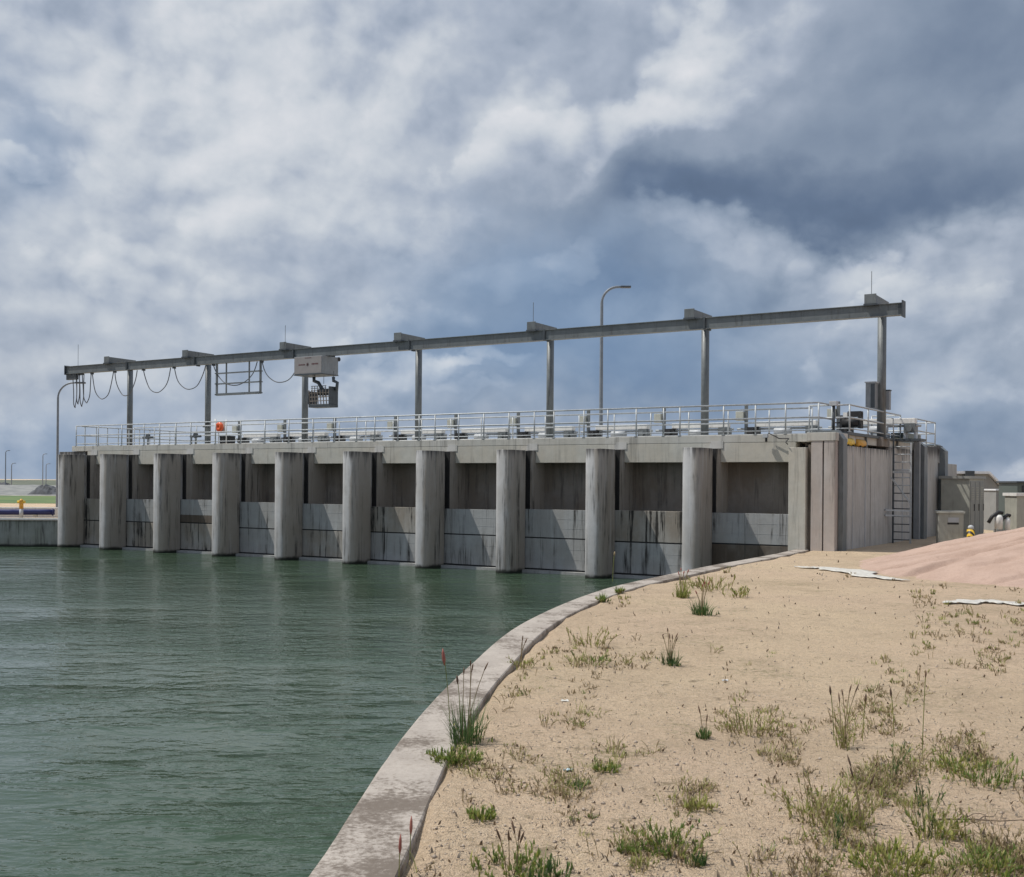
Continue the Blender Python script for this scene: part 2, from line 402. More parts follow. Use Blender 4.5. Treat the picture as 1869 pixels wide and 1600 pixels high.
def m_sand():
    m, N, b = mat('sand_and_grit'); p = N.pos()
    big = N.noise(p, .16, 5, .6); mid = N.noise(p, 1.1, 6, .65); sm = N.noise(p, 9, 5, .7); gr = N.noise(p, 75, 3, .8)
    grain = N.voro(p, 95)
    c = N.mix(N.rng(big, .35, .65), (.74, .57, .375), (.72, .535, .37))
    c = N.mix(N.mul(N.rng(mid, .42, .70), .5), c, (.54, .405, .27))
    c = N.mix(N.mul(N.rng(sm, .50, .75), .55), c, (.66, .535, .395))
    c = N.mix(N.mul(N.rng(sm, .46, .25), .5), c, (.29, .21, .14))
    c = N.mix(N.mul(N.rng(gr, .52, .68), .6), c, (.27, .20, .14))
    c = N.mix(N.mul(N.rng(gr, .44, .30), .5), c, (.66, .57, .47))
    spk = N.mul(N.rng(N.voro(p, 24), .16, .05), N.rng(N.noise(p, 2.2, 3, .5), .42, .6))
    c = N.mix(N.mul(spk, .8), c, (.16, .12, .085))
    g2 = N.noise(p, 38, 2, .7)
    c = N.mix(N.mul(N.rng(g2, .53, .70), .55), c, (.38, .285, .195)); c = N.mix(N.mul(N.rng(g2, .46, .32), .4), c, (.68, .57, .45))
    g3 = N.noise(N.vadd(p, (1, 5, 0)), 17, 5, .85)
    c = N.mix(N.mul(N.rng(g3, .52, .66), .5), c, (.33, .245, .165)); c = N.mix(N.mul(N.rng(g3, .46, .34), .45), c, (.78, .65, .49))
    ltr = N.mul(N.rng(N.noise(N.vadd(p, (9, 4, 0)), 5.5, 6, .72), .56, .66), N.rng(N.noise(p, .7, 3, .6), .40, .58))
    c = N.mix(N.mul(ltr, .7), c, (.21, .16, .09))
    spk2 = N.mul(N.rng(N.voro(N.vadd(p, (3, 1, 0)), 11), .10, .04), N.rng(N.noise(p, 1.3, 4, .6), .46, .60))
    c = N.mix(N.mul(spk2, .8), c, (.14, .105, .07))
    c = N.mix(N.mul(N.rng(N.noise(N.vadd(p, (2, 7, 0)), .42, 6, .7), .47, .66), .55), c, (.50, .375, .25))
    c = N.mix(N.mul(N.rng(N.noise(p, 30, 3, .75), .52, .66), .4), c, (.30, .225, .155))
    # a dusting of old green-brown growth
    gs = N.mul(N.rng(N.noise(p, .55, 4, .6), .54, .66), N.rng(N.noise(p, 12, 4, .7), .50, .62))
    c = N.mix(N.mul(gs, .55), c, (.22, .20, .09))
    N.put(b.inputs['Base Color'], c); b.inputs['Roughness'].default_value = .95
    h = N.add(N.add(N.mul(mid, 1.4), N.mul(sm, .9)), N.add(N.mul(gr, .3), N.add(N.mul(g3, .8), N.mul(grain, .3))))
    N.put(b.inputs['Normal'], N.bump(h, 1.0, .05))
    return m
M['sand'] = m_sand()
def m_kerb():
    m, N, b = mat('weathered_kerb_concrete'); p = N.pos()
    mid = N.noise(p, 2.6, 6, .68); fine = N.noise(p, 26, 5, .72); blot = N.noise(N.vadd(p, (3, 9, 0)), 1.15, 6, .7)
    c = N.mix(N.rng(mid, .3, .7), (.345, .305, .27), (.44, .395, .35))
    c = N.mix(N.mul(N.rng(fine, .48, .70), .5), c, (.24, .19, .15))
    st = N.mul(N.rng(N.add(N.mul(blot, .72), N.mul(fine, .28)), .475, .59), .8)
    c = N.mix(st, c, (.105, .08, .06))
    c = N.mix(N.mul(N.rng(N.noise(p, 90, 2, .8), .6, .75), .5), c, (.12, .10, .085))
    Z = N.sep(p)[2]
    c = N.mix(N.rng(Z, .35, .05), c, (.03, .035, .025))
    N.put(b.inputs['Base Color'], c); b.inputs['Roughness'].default_value = .92
    N.put(b.inputs['Normal'], N.bump(N.add(mid, N.mul(fine, .5)), .6, .02))
    return m
M['kerb'] = m_kerb()
def m_heap():
    m, N, b = mat('pink_crushed_stone'); p = N.pos()
    g = N.noise(p, 60, 4, .8); mid = N.noise(p, 1.4, 6, .65)
    c = N.mix(N.rng(mid, .35, .65), (.50, .36, .29), (.44, .31, .245))
    c = N.mix(N.mul(N.rng(g, .5, .7), .7), c, (.24, .155, .12))
    c = N.mix(N.mul(N.rng(N.noise(p, 9, 5, .7), .5, .7), .4), c, (.34, .23, .185))
    c = N.mix(N.mul(N.rng(g, .45, .3), .5), c, (.62, .45, .39))
    N.put(b.inputs['Base Color'], c); b.inputs['Roughness'].default_value = .95
    N.put(b.inputs['Normal'], N.bump(N.add(g, mid), .6, .03))
    return m
M['heap'] = m_heap()
def m_water():
    m, N, b = mat('green_reservoir_water'); p = N.pos()
    X, Y, Z = N.sep(p)
    gust = N.rng(N.noise(N.scale(p, (.07, .15, 1)), 1, 4, .55), .36, .62, .25, 1.0)
    patch = N.rng(N.noise(N.scale(N.vadd(p, (4, 8, 0)), (.32, .7, 1)), 1, 4, .6), .40, .66, .12, 1.0)
    w1 = N.noise(N.scale(p, (.85, 1.5, 1)), 1.0, 3, .5, .9)
    w2 = N.noise(N.scale(N.vadd(p, (11, 5, 0)), (2.3, 3.1, 1)), 1.0, 4, .58, .5)
    w3 = N.noise(N.scale(p, (5.5, 9, 1)), 1.0, 2, .5)
    w4 = N.noise(N.scale(N.vadd(p, (3, 2, 0)), (4.6, 3.0, 1)), 1.0, 3, .6)
    m_chop = N.rng(Y, 12, 32, .1, .85)
    h = N.mul(N.add(N.add(N.add(N.mul(w4, m_chop), N.mul(w1, .8)), N.mul(N.mul(w2, .95), patch)), N.mul(w3, .07)), gust)
    N.put(b.inputs['Base Color'], N.mix(N.noise(p, .12, 3, .5), (.034, .062, .037), (.045, .076, .047)))
    b.inputs['Roughness'].default_value = .04; b.inputs['IOR'].default_value = 1.333
    N.put(b.inputs['Normal'], N.bump(h, .85, .15))
    return m
M['water'] = m_water()
def m_leaf(name, a, c2, var=3.0, thin=0.0):
    m, N, b = mat(name); p = N.pos()
    col = N.mix(N.rng(N.noise(p, var, 4, .6), .35, .65), a, c2)
    N.put(b.inputs['Base Color'], col); b.inputs['Roughness'].default_value = .6
    if thin:  # light passes through the thin blades
        tr = N.n('ShaderNodeBsdfTranslucent'); N.put(tr.inputs['Color'], col)
        mx = N.n('ShaderNodeMixShader'); mx.inputs[0].default_value = thin
        N.link(b.outputs[0], mx.inputs[1]); N.link(tr.outputs[0], mx.inputs[2])
        N.link(mx.outputs[0], m.node_tree.nodes['Material Output'].inputs[0])
    return m
M['green'] = m_leaf('green_grass', (.11, .18, .035), (.22, .28, .07), 3, .4)
M['deep'] = m_leaf('deep_green_grass', (.055, .11, .035), (.12, .19, .06), 3, .4)
M['olive_grass'] = m_leaf('olive_grass', (.23, .27, .065), (.40, .40, .13), 5, .4)
M['yellow_grass'] = m_leaf('yellow_green_grass', (.27, .31, .06), (.42, .40, .13), 5, .4)
M['dry'] = m_leaf('dry_grass', (.30, .23, .13), (.47, .37, .22), 6, .3)
M['seed'] = m_leaf('seed_head_brown', (.09, .055, .035), (.17, .10, .06))
M['red_seed'] = m_leaf('red_seed_head', (.26, .075, .06), (.34, .13, .10))
M['stone'] = m_leaf('grit_stones', (.22, .17, .13), (.50, .42, .34), 30)
M['litter'] = m_leaf('dead_leaf_litter', (.075, .057, .04), (.24, .18, .12), 20)
M['far_grass'] = m_leaf('far_meadow', (.055, .12, .018), (.12, .17, .03), .15)
M['rock'] = m_leaf('far_rock_slope', (.13, .135, .13), (.30, .30, .28), .5)
M['hill'] = m_leaf('far_hill_scrub', (.06, .075, .045), (.13, .14, .085), .08)

# ------------------------------------------------------------------ setting: bank line, ground, water
def catmull(P, n=14):
    P = [np.array(p, float) for p in P]; P = [2 * P[0] - P[1]] + P + [2 * P[-1] - P[-2]]; out = []
    for i in range(1, len(P) - 2):
        for k in range(n):
            t = k / n; a, b, c, d = P[i - 1:i + 3]
            out.append(.5 * (2 * b + (c - a) * t + (2 * a - 5 * b + 4 * c - d) * t * t + (3 * b - a - 3 * c + d) * t ** 3))
    out.append(P[-2]); return np.array(out)
abx = FW(3.75, 1.13)
BANK = catmull([(-3.4, -40), (-2.2, -14), (-1.42, 0), (-1.06, 6.05), (-.87, 9.47), (-.50, 12.76), (.23, 17.17), (1.79, 22.36), (3.97, 26.95), (6.35, 31.9), (abx.x, abx.y)])
tan = np.gradient(BANK, axis=0); tan /= np.linalg.norm(tan, axis=1)[:, None]; nrm = np.stack([tan[:, 1], -tan[:, 0]], 1)
KW = 0.50
INNER = BANK + nrm * KW
def gz(x, y):
    x = np.asarray(x, float); y = np.asarray(y, float)
    dip = np.clip((y - 27) / 11, 0, 1); dip = dip * dip * (3 - 2 * dip)
    und = (fbm(x * .35 + 5, y * .35, 3, 3) - .44) * .10 + (fbm(x * 1.6, y * 1.6, 3, 9) - .44) * .035
    return 1.385 - .12 * dip + und * np.clip(1.2 - np.abs(y - 15) / 40, 0, 1)
def g(x, y): return float(gz(x, y))
def onground(px, py):
    z = 1.38
    for _ in range(6):
        p = at(px, py, z); z = g(p.x, p.y)
    return Vector((p.x, p.y, z))

def build_ground():
    rows = []
    lat = np.concatenate([[-.20, -.14, -.08, -.03, .02, .06], np.linspace(.15, 6, 60), np.geomspace(6.3, 40, 34), [70, 140, 400, 1200, 4000]])
    ys = INNER[:, 1]
    for k in range(len(INNER)):
        x0, y0 = INNER[k] - nrm[k] * .02
        xs = x0 + lat; yy = np.full_like(xs, y0)
        # rows are level in y so that the sheet stays single valued
        rows.append(np.stack([xs, yy, gz(xs, yy) - np.where(lat < .05, .02, 0) + np.where(lat < .12, (fbm(xs * 2.2, yy * 1.1, 4, 51) - .52) * .15 - np.clip(.02 - lat, 0, 1) * .25, 0)], 1))
    cuts = [(t, FW(4.6, t)) for t in (3, 5, 8, 12, 17.2)]
    for t, p in cuts:
        xs = p.x + lat; rows.append(np.stack([xs, np.full_like(xs, p.y), gz(xs, np.full_like(xs, p.y))], 1))
    pl = FW(-35.6, 6.0)
    a = FW(4.6, 17.2)
    for k in range(1, 13):
        f_ = k / 12; x0 = a.x + (pl.x - a.x) * f_; y0 = a.y + .5 + (69 - a.y) * f_
        xs = x0 + lat; rows.append(np.stack([xs, np.full_like(xs, y0), gz(xs, np.full_like(xs, y0))], 1))
    for y0 in (72, 80, 95, 120, 160, 220, 320, 500, 900, 2000, 6000):
        xs = np.linspace(0, 1, len(lat)) * 8000 - 4000 if y0 > 75 else pl.x + lat
        rows.append(np.stack([xs, np.full_like(xs, y0), np.full_like(xs, 1.265)], 1))
    P = np.array(rows)
    o = grid_mesh('sand_ground', P, M['sand']); tag(o, kind='structure')
    # the land beyond the left wing wall continues the same level sheet
    xs = -np.geomspace(23.2, 4000, 24)[::-1]
    r = [np.stack([xs, (59.0 + np.maximum(-4.0, (xs + 23.2) * .08)) if y < 0 else np.full_like(xs, y), np.full_like(xs, 1.27 + .08 * (y < 66))], 1) for y in (-1, 60, 65, 70, 76, 81, 90)]
    o2 = grid_mesh('sand_shore', np.array(r), M['sand']); tag(o2, kind='structure')
build_ground()

def build_water():
    me = MB()
    me._add([(-3000, -300, 0), (40, -300, 0), (40, 60, 0), (-3000, 60, 0)], [(0, 1, 2, 3)])
    o = me.build('water', M['water']); tag(o, kind='structure')
build_water()

def build_kerb():
    # cross-section runs from the sand side over the top to below the water
    prof = [(KW - .035, -.30), (KW - .035, .0), (KW - .045, .012), (.022, .018), (.006, .012), (.0, -.008), (.0, -1.6), (-.02, -2.6)]
    P = np.zeros((len(BANK), len(prof), 3)); s = 0.
    for i in range(len(BANK)):
        dip = min(max((BANK[i, 1] - 27) / 11, 0), 1); zt = 1.40 - .12 * dip * dip * (3 - 2 * dip)
        for j, (d, z) in enumerate(prof):
            wob = (fbm(BANK[i, 0] * 3 + j, BANK[i, 1] * 3, 3, 21) - .44) * (.02 if j in (3, 4, 5) else .006)
            q = BANK[i] + nrm[i] * (d + wob)
            P[i, j] = (q[0], q[1], zt + z + wob * .5)
    o = grid_mesh('retaining_wall', P, M['kerb'], smooth=False); tag(o, 'curved weathered concrete retaining wall between the green water and the sand', 'retaining wall')
build_kerb()

# far left shore: meadow, rocky slope, low scrub ridge
MB().box((-330, 104, 1.20), (-30, 150, 1.285)).build('meadow', M['far_grass']); tag(bpy.data.objects['meadow'], kind='structure')
def ridge(name, x0, x1, y0, y1, h, m, seed, nx=120, ny=10):
    xs = np.linspace(x0, x1, nx); v = np.linspace(0, 1, ny); P = np.zeros((ny, nx, 3))
    for j in range(ny):
        prof = math.sin(min(v[j] * 1.25, 1) * math.pi / 2) if v[j] < .8 else (1 - (v[j] - .8) / .2) ** .5
        P[j, :, 0] = xs; P[j, :, 1] = y0 + (y1 - y0) * v[j]
        P[j, :, 2] = 1.2 + h * prof * (.85 + .3 * fbm(xs * .06, np.full_like(xs, j * 1.3), 4, seed)) + (fbm(xs * .5, np.full_like(xs, j * 2.3), 3, seed + 4) - .45) * .5 * prof
    o = grid_mesh(name, P, m); tag(o, kind='structure'); return o
ridge('rocky_embankment', -420, -30, 150, 230, 1.15, M['rock'], 3)
ridge('scrub_ridge', -1500, 300, 300, 520, 1.9, M['hill'], 6)

# ------------------------------------------------------------------ the barrage
PS = [-34.89, -31.57, -27.58, -23.55, -19.59, -15.64, -11.75, -7.83, -3.88, 0.0]
PWD, TOP = 0.72, 4.77
SJ, SE, TF, TB = 3.50, 5.08, 1.15, 17.4
barrage = fthing('barrage', 'long grey stained concrete barrage with ten rounded piers standing in the water', 'barrage', 0, 0, 0)
def pier_poly(w=PWD):
    r = w / 2; pts = []
    for k in range(17):
        a = math.pi * k / 16
        ca, sa = math.cos(a), math.sin(a)
        pts.append((r - r * math.copysign(abs(ca) ** .72, ca), r * .92 - r * .92 * abs(sa) ** .72))
    return pts + [(w, 1.17), (w - .22, 1.18), (w - .22, 1.53), (w, 1.54), (w, 2.9), (0, 2.9), (0, 1.54), (.22, 1.53), (.22, 1.18), (0, 1.17)]
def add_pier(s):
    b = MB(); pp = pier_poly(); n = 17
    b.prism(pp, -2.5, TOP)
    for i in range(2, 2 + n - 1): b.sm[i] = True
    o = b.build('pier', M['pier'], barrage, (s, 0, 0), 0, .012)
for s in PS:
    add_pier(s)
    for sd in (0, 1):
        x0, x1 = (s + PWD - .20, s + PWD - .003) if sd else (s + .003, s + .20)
        MB().box((x0, 1.475, -1.0), (x1, 1.535, TOP - .004)).box((x0, 1.185, -1.0), (x1 - (.10 if sd else 0), 1.215, TOP - .004)).build('gate_guide', M['guide'], barrage)  # black strips added to paint the shade inside the pier slots
for i, s in enumerate(PS):
    a = s + PWD + .002; e = (PS[i + 1] - .002) if i < 9 else SJ - .002
    MB().box((a, 1.904, 4.29), (e, 2.38, 4.986)).build('lintel_beam', M['beam'], barrage, bevel=.012)
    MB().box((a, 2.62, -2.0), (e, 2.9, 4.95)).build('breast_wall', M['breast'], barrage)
    MB().box((a, .95, -.4), (e, 1.75, .10)).build('sill', M['sill'], barrage)
    # bearing strip over the pier, its right half paler
    MB().box((s + .004, 1.903, TOP + .004), (s + .30, 2.36, 4.985)).build('pier_cap', M['beam'], barrage)
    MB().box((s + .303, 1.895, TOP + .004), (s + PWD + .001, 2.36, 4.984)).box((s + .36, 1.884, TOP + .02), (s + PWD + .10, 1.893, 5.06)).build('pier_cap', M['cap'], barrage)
dk = MB().box((-36.2, 1.90, 4.99), (4.92, 10.2, 5.27)); dk.box((-36.2, 10.2, 4.99), (4.92, TB, 5.262))
dk.build('deck', M['deck'], barrage, bevel=.015)
# abutment and end wall at the right
a = MB(); a.prism([(SJ, 1.51), (SJ, TF), (4.10, TF), (4.10, 1.6), (4.10, 2.9), (SJ, 2.9), (SJ, 1.8)], -2.5, TOP); a.build('abutment', M['beam'], barrage, bevel=.012)
MB().box((4.101, 1.42, -1), (4.26, 2.6, TOP + .1)).build('movement_joint', M['breast'], barrage)
MB().box((4.262, 1.22, -1), (4.655, 2.6, 4.985)).build('wing_wall', M['wing'], barrage, bevel=.012)
MB().box((4.656, 1.30, -1), (4.70, 2.6, 4.98)).build('movement_joint', M['seam'], barrage)
MB().box((4.702, 1.22, -1), (SE, 2.6, 4.985)).build('wing_wall', M['wing'], barrage, bevel=.012)
MB().box((4.1, 1.2, 4.989), (SE + .03, 2.6, 5.27)).build('deck_end', M['deck'], barrage, bevel=.012)
segs = [(2.602, 4.0, 4.86, .0), (4.03, 5.62, 4.86, -.02), (5.66, 8.2, 4.86, 0), (8.24, 11.6, 4.98, -.02), (12.9, 17.2, 5.22, .0)]
for t0, t1, z1, dp in segs:
    MB().box((3.6, t0, -1), (SE + dp, t1, z1)).build('end_wall', M['endwall'], barrage, bevel=.012)
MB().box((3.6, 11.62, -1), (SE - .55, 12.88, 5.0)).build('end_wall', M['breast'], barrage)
MB().box((3.6, 17.22, -1), (SE + .1, 20.2, 4.52)).build('end_wall', M['endwall'], barrage, bevel=.012)
MB().box((4.0, 16.6, 4.52), (SE + .06, 17.3, 5.3)).build('end_wall', M['endwall'], barrage)
for t0 in (3.3, 4.9, 9.0, 10.3, 14.6): MB().box((SE - .02, t0, .6), (SE + .012, t0 + .035, 4.85)).build('joint_strip', M['pale_grey'], barrage)
# left abutment and the pier below the deck at the far left
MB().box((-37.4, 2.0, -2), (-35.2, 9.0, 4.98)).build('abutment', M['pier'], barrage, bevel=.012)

# left wing wall along the far bank
wl1 = FW(-34.6, .62, 1.4); wl0 = wl1 + Vector((-50, -4.0, 0))
wa = MB(); dvec = (wl1 - wl0).normalized(); 
wa.box((-400, 0, -2.5), (0, .35, 1.37))
ww = wa.build('bank_wall', M['bank'], None, (wl1.x, wl1.y, 0), math.atan2(dvec.y, dvec.x), .01)
tag(ww, 'low stained concrete bank wall left of the barrage at the waterline', 'wall')
cp = MB().box((-400, -.03, 1.374), (0, .40, 1.47)).build('wall_coping', M['white'], ww)

# ------------------------------------------------------------------ sluice gates, one per bay
gate_spec = [  # upper face, lower face, top z, split z, label
    ('streak', 'streak', 2.50, 1.38, 'dim streaked sluice gate in the narrow leftmost bay of the barrage'),
    ('clean', 'streak', 2.52, 1.40, 'sluice gate in second bay from left, bluish upper panel over a dark dripping lower panel'),
    ('cleanband', 'streak', 2.56, 1.44, 'sluice gate in third bay from left with a brown stained band across its middle'),
    ('clean', 'clean', 2.50, 1.30, 'clean pale sluice gate in the fourth bay from the left'),
    ('clean', 'streak', 2.48, 1.33, 'sluice gate in fifth bay from left with black drips over its whole lower panel'),
    ('streak', 'clean', 2.42, 1.34, 'sluice gate in sixth bay from left, blotchy grid stained upper panel over bluish lower panel'),
    ('clean', 'clean', 2.40, 1.38, 'pale bluish sluice gate in the seventh bay from the left'),
    ('clean', 'clean', 2.46, 1.36, 'wide sluice gate in eighth bay with a shadow edge slanting across the upper panel'),
    ('streak', 'clean', 2.49, 1.33, 'sluice gate in ninth bay with heavy black vertical drips on its upper panel'),
    ('clean', 'brown', 2.48, 1.40, 'sluice gate in the rightmost bay beside the sand, dark brown below'),
]
for i, s in enumerate(PS):
    a = s + PWD - .15; e = (PS[i + 1] + .15) if i < 9 else SJ + .0
    up, lo, zt, zs, lab = gate_spec[i]
    gt = fthing('sluice_gate', lab, 'sluice gate', (a + e) / 2, 1.33, 0.10, 'sluice gates between the piers')
    h = (e - a) / 2
    def panel(z0, z1, key, nm='panel'):
        b = MB().box((-h, -.10, z0 - .10), (h, .10, z1 - .10))
        if key == 'clean':
            nb = 3
            for k in range(1, nb): b.box((-h + .02, -.104, z0 - .1 + (z1 - z0) * k / nb - .008), (h - .02, -.099, z0 - .1 + (z1 - z0) * k / nb + .008))
        return b.build(nm, M['gate_' + key], gt, bevel=.01)
    if up == 'cleanband':
        panel(zs + .38, zt, 'clean'); panel(zs + .02, zs + .376, 'brown', 'stained_panel')
    else: panel(zs + .02, zt, up)
    panel(.16, zs - .03, lo)
    sl = MB().box((-h, -.07, zs - .13), (h, .09, zs - .08)).box((-h, -.06, .005), (h, .08, .058)); sl.build('seal', M['black'], gt)

# ------------------------------------------------------------------ railings
def railing(name, label, path, posts, h=1.07, base=5.27):
    """path: facade (s,t) polyline; posts: list of (s,t)"""
    s0, t0 = path[0]
    o = fthing(name, label, 'railing', s0, t0, base, None)
    for s, t in posts:
        b = MB().tube([(s - s0, t - t0, .0), (s - s0, t - t0, h)], .029, 8); b.box((s - s0 - .06, t - t0 - .06, 0), (s - s0 + .06, t - t0 + .06, .015))
        b.build('post', M['galv'], o)
    for z in (h, h * .53, .12):
        MB().tube([(s - s0, t - t0, z) for s, t in path], .032 if z > .2 else .022, 8).build('rail' if z > .2 else 'kick_rail', M['galv'], o)
    return o
FP = [-35.9, -34.08, -32.2, -30.47, -29.31, -28.1, -27.03, -25.3, -23.6, -22.0, -20.48, -19.0, -17.7, -16.41, -15.38, -14.1, -12.95, -12.11, -10.89, -9.63, -8.4, -7.2, -6.29, -4.94, -3.9, -2.69, -1.56, -.9, .81, 2.01, 3.11, 4.28]
railing('guard_railing', 'long galvanised guard railing along the front edge of the barrage deck', [(FP[0], 1.95), (4.28, 1.95), (4.28, 3.5)], [(s, 1.95) for s in FP] + [(4.28, 3.5)])
railing('guard_railing', 'inner galvanised railing running behind the front railing on the deck', [(-34.5, 4.6), (3.2, 4.6)], [(s, 4.6) for s in np.linspace(-34.5, 3.2, 24)])
railing('guard_railing', 'short galvanised railing closing off the far left end of the deck', [(-35.9, 2.3), (-35.9, 9.6), (-34.2, 9.6)], [(-35.9, 2.5 + k * .72) for k in range(9)] + [(-34.2, 9.6)], 1.07)
railing('guard_railing', 'galvanised railing around the end platform below the grey control cabinets', [(3.6, 3.05), (SE - .05, 3.05), (SE - .05, 10.1), (3.9, 10.1)], [(3.6, 3.05), (SE - .05, 3.05), (SE - .05, 5.4), (SE - .05, 7.8), (SE - .05, 10.1), (3.9, 10.1)], .95, 5.36)
railing('guard_railing', 'rightmost short galvanised railing on the rear end of the barrage', [(3.4, 12.95), (SE - .08, 12.95), (SE - .08, 16.4), (3.4, 16.4)], [(3.4, 12.95), (SE - .08, 12.95), (SE - .08, 14.7), (SE - .08, 16.4), (3.4, 16.4)], 1.05, 5.27)
# end platform of steel grating
pf = fthing('end_platform', 'dark steel grating platform on legs at the right end of the barrage', 'platform', 4.4, 6.5, 4.86)
MB().box((-.75, -3.6, .40), (.63, 3.6, .50)).build('grating', M['steel_dark'], pf)
for t in (-3.4, -1.1, 3.4): MB().box((.5, t - .05, 0.0), (.6, t + .05, .40)).build('leg', M['steel'], pf)

# ------------------------------------------------------------------ monorail crane
crane = fthing('monorail_crane', 'grey steel overhead crane beam on seven columns above the barrage deck', 'crane', -17, 7.6, 5.27)
CS = [-38.6, -32.02, -24.75, -17.31, -9.84, -2.32, 4.93]
TBm, ZB0, ZB1 = 6.2, 9.76, 10.22
for s in CS:
    if s < -36: pass
    c = MB().tube([(s + 17, 0, 0.0), (s + 17, 0, 5.0)], .165, 20)
    c.box((s + 17 - .3, -.3, 0), (s + 17 + .3, .3, .04))
    c.build('column', M['steel'], crane)
    # tapered cantilever arm carrying the beam
    w = .19
    arm = MB()
    a0, a1 = -1.65, .26
    x = s + 17
    vs = [(x - w, a0, 4.95), (x + w, a0, 4.95), (x + w, a1, 4.95), (x - w, a1, 4.95), (x - w, a0, 5.30), (x + w, a0, 5.30), (x + w, a1, 5.27), (x - w, a1, 5.27)]
    arm._add(vs, [(0, 3, 2, 1), (4, 5, 6, 7), (0, 1, 5, 4), (1, 2, 6, 5), (2, 3, 7, 6), (3, 0, 4, 7)])
    arm.box((x - w - .03, a0 - .03, 4.93), (x + w + .03, a0, 5.33))
    arm.build('arm', M['steel'], crane, bevel=.008)
    MB().box((x - .24, -1.72, 4.90), (x + .24, -1.05, 4.97)).build('beam_clamp', M['steel_dark'], crane)
bm_ = MB(); s0, s1 = -42.5, 6.05
for lo, hi in (((s0 + 17, -1.56, 4.49), (s1 + 17, -1.24, 4.515)), ((s0 + 17, -1.56, 4.92), (s1 + 17, -1.24, 4.945)), ((s0 + 17, -1.50, 4.515), (s1 + 17, -1.30, 4.92))): bm_.box(lo, hi)
bm_.build('beam', M['steel'], crane)
MB().box((s1 + 17, -1.62, 4.42), (s1 + 17.04, -1.18, 5.02)).box((s1 + 16.85, -1.515, 4.52), (s1 + 17.0, -1.505, 4.9)).build('end_stop', M['steel_dark'], crane)
MB().box((s0 + 16.97, -1.62, 4.45), (s0 + 17.0, -1.18, 5.0)).box((s0 + 17.0, -1.5, 4.15), (s0 + 17.9, -1.3, 4.488)).build('end_stop', M['steel_dark'], crane)
for s in CS[1:-1] + [-37.6]:
    MB().box((s + 17.55, -1.575, 4.475), (s + 17.64, -1.225, 4.96)).box((s + 17.7, -1.5, 4.42), (s + 17.8, -1.3, 4.489)).build('splice_plate', M['steel_dark'], crane)
for s in (CS[0] - 2.8, CS[2], CS[4], CS[6]): MB().tube([(s + 17, -1.5, 4.95), (s + 17, -1.5, 6.2)], .012, 5).build('lightning_rod', M['steel'], crane)

# festoon cable hung in loops under the beam
fs = fthing('festoon_cable', 'grey festoon power cable drooping in loops from the left of the crane beam', 'cable', -33, TBm, 7.6)
loops = [(-42.0, -41.6, 7.75), (-41.7, -41.35, 7.95), (-41.4, -40.95, 7.80), (-41.15, -40.3, 8.0), (-40.24, -38.32, 8.18), (-38.2, -36.28, 8.3), (-35.72, -33.45, 8.39), (-33.19, -30.71, 8.47), (-30.08, -26.81, 8.55), (-26.49, -23.8, 8.57)]
for a, b, zm in loops:
    pts = []
    for k in range(25):
        u = k / 24 * 2 - 1; sg = (math.cosh(1.9 * u) - 1) / (math.cosh(1.9) - 1)
        pts.append(((a + b) / 2 + (b - a) / 2 * u * (1 + .12 * (1 - sg)) + 33, .02 * math.sin(9 * u + a), zm + (9.72 - zm) * sg - 7.6))
    MB().tube(pts, .026, 6).build('cable_loop', M['cable'], fs)
    MB().box((a + 33 - .04, -.1, 2.06), (a + 33 + .04, .1, 2.155)).build('cable_trolley', M['steel_dark'], fs)

# hanging access cage
cg = fthing('access_cage', 'open steel access cage hanging beneath the crane beam', 'cage', -28.2, TBm, 8.05)
def cage_bar(n, a, b, w): MB().bar(a, b, w).build(n, M['steel'], cg)
for y in (0,):
    for x in (-1.62, -.9, .8, 1.62): cage_bar('upright', (x, y, 0 if abs(x) > 1 else .03), (x, y, 1.71), .09 if abs(x) > 1 else .06)
    for z in (.05, .62, 1.18): cage_bar('cross_rail', (-1.62, y, z), (1.62, y, z), .07 if z > .1 else .12)
MB().box((-1.6, -.12, 0), (1.6, .12, .035)).build('floor_plate', M['steel'], cg)
for x in (-1.62, 1.62):
    for z in (.05, .62, 1.18): cage_bar('side_rail', (x, -.13, z), (x, .13, z), .06)

# hoist trolley with a sign on its front
ho = fthing('hoist_trolley', 'boxy grey hoist trolley with a pale sign panel hanging from the crane beam', 'hoist', -22.8, 6.2, 8.84)
MB().box((-.94, -.5, 0), (.94, .7, .90)).build('housing', M['mid_grey'], ho, bevel=.02)
sgn = MB().box((-.90, -.515, .05), (.90, -.502, .88)).build('sign_panel', M['sign'], ho)
ink = MB()
x = -.62
for wd in (.09, .05, .07, .06, .08): ink.box((x, -.520, .46), (x + wd, -.514, .52)); x += wd + .02
x = .26
for wd in (.06, .09, .05, .08, .07): ink.box((x, -.520, .47), (x + wd, -.514, .54)); x += wd + .02
for k in range(8):
    a = k * math.pi / 4; ink.bar((-.02, -.517, .50), (-.02 + .085 * math.cos(a), -.517, .50 + .085 * math.sin(a)), .03, .006)
x = -.2
for wd in (.07, .05, .08, .06, .07): ink.box((x, -.520, .80), (x + wd, -.514, .835)); x += wd + .025
ink.build('lettering', M['sign_ink'], sgn)
MB().box((-.96, -.52, -.03), (.96, .72, -.001)).build('base_frame', M['steel_dark'], ho)
MB().box((.55, .0, .901), (.9, .5, 1.0)).tube([(.62, .75, .82), (.95, .75, .82)], .11, 12).build('drive_motor', M['black'], ho)
for y in (-.2, .45): MB().tube([(.2, y, -.001), (.2, y, -.42)], .014, 6).build('hoist_rope', M['steel_dark'], ho)

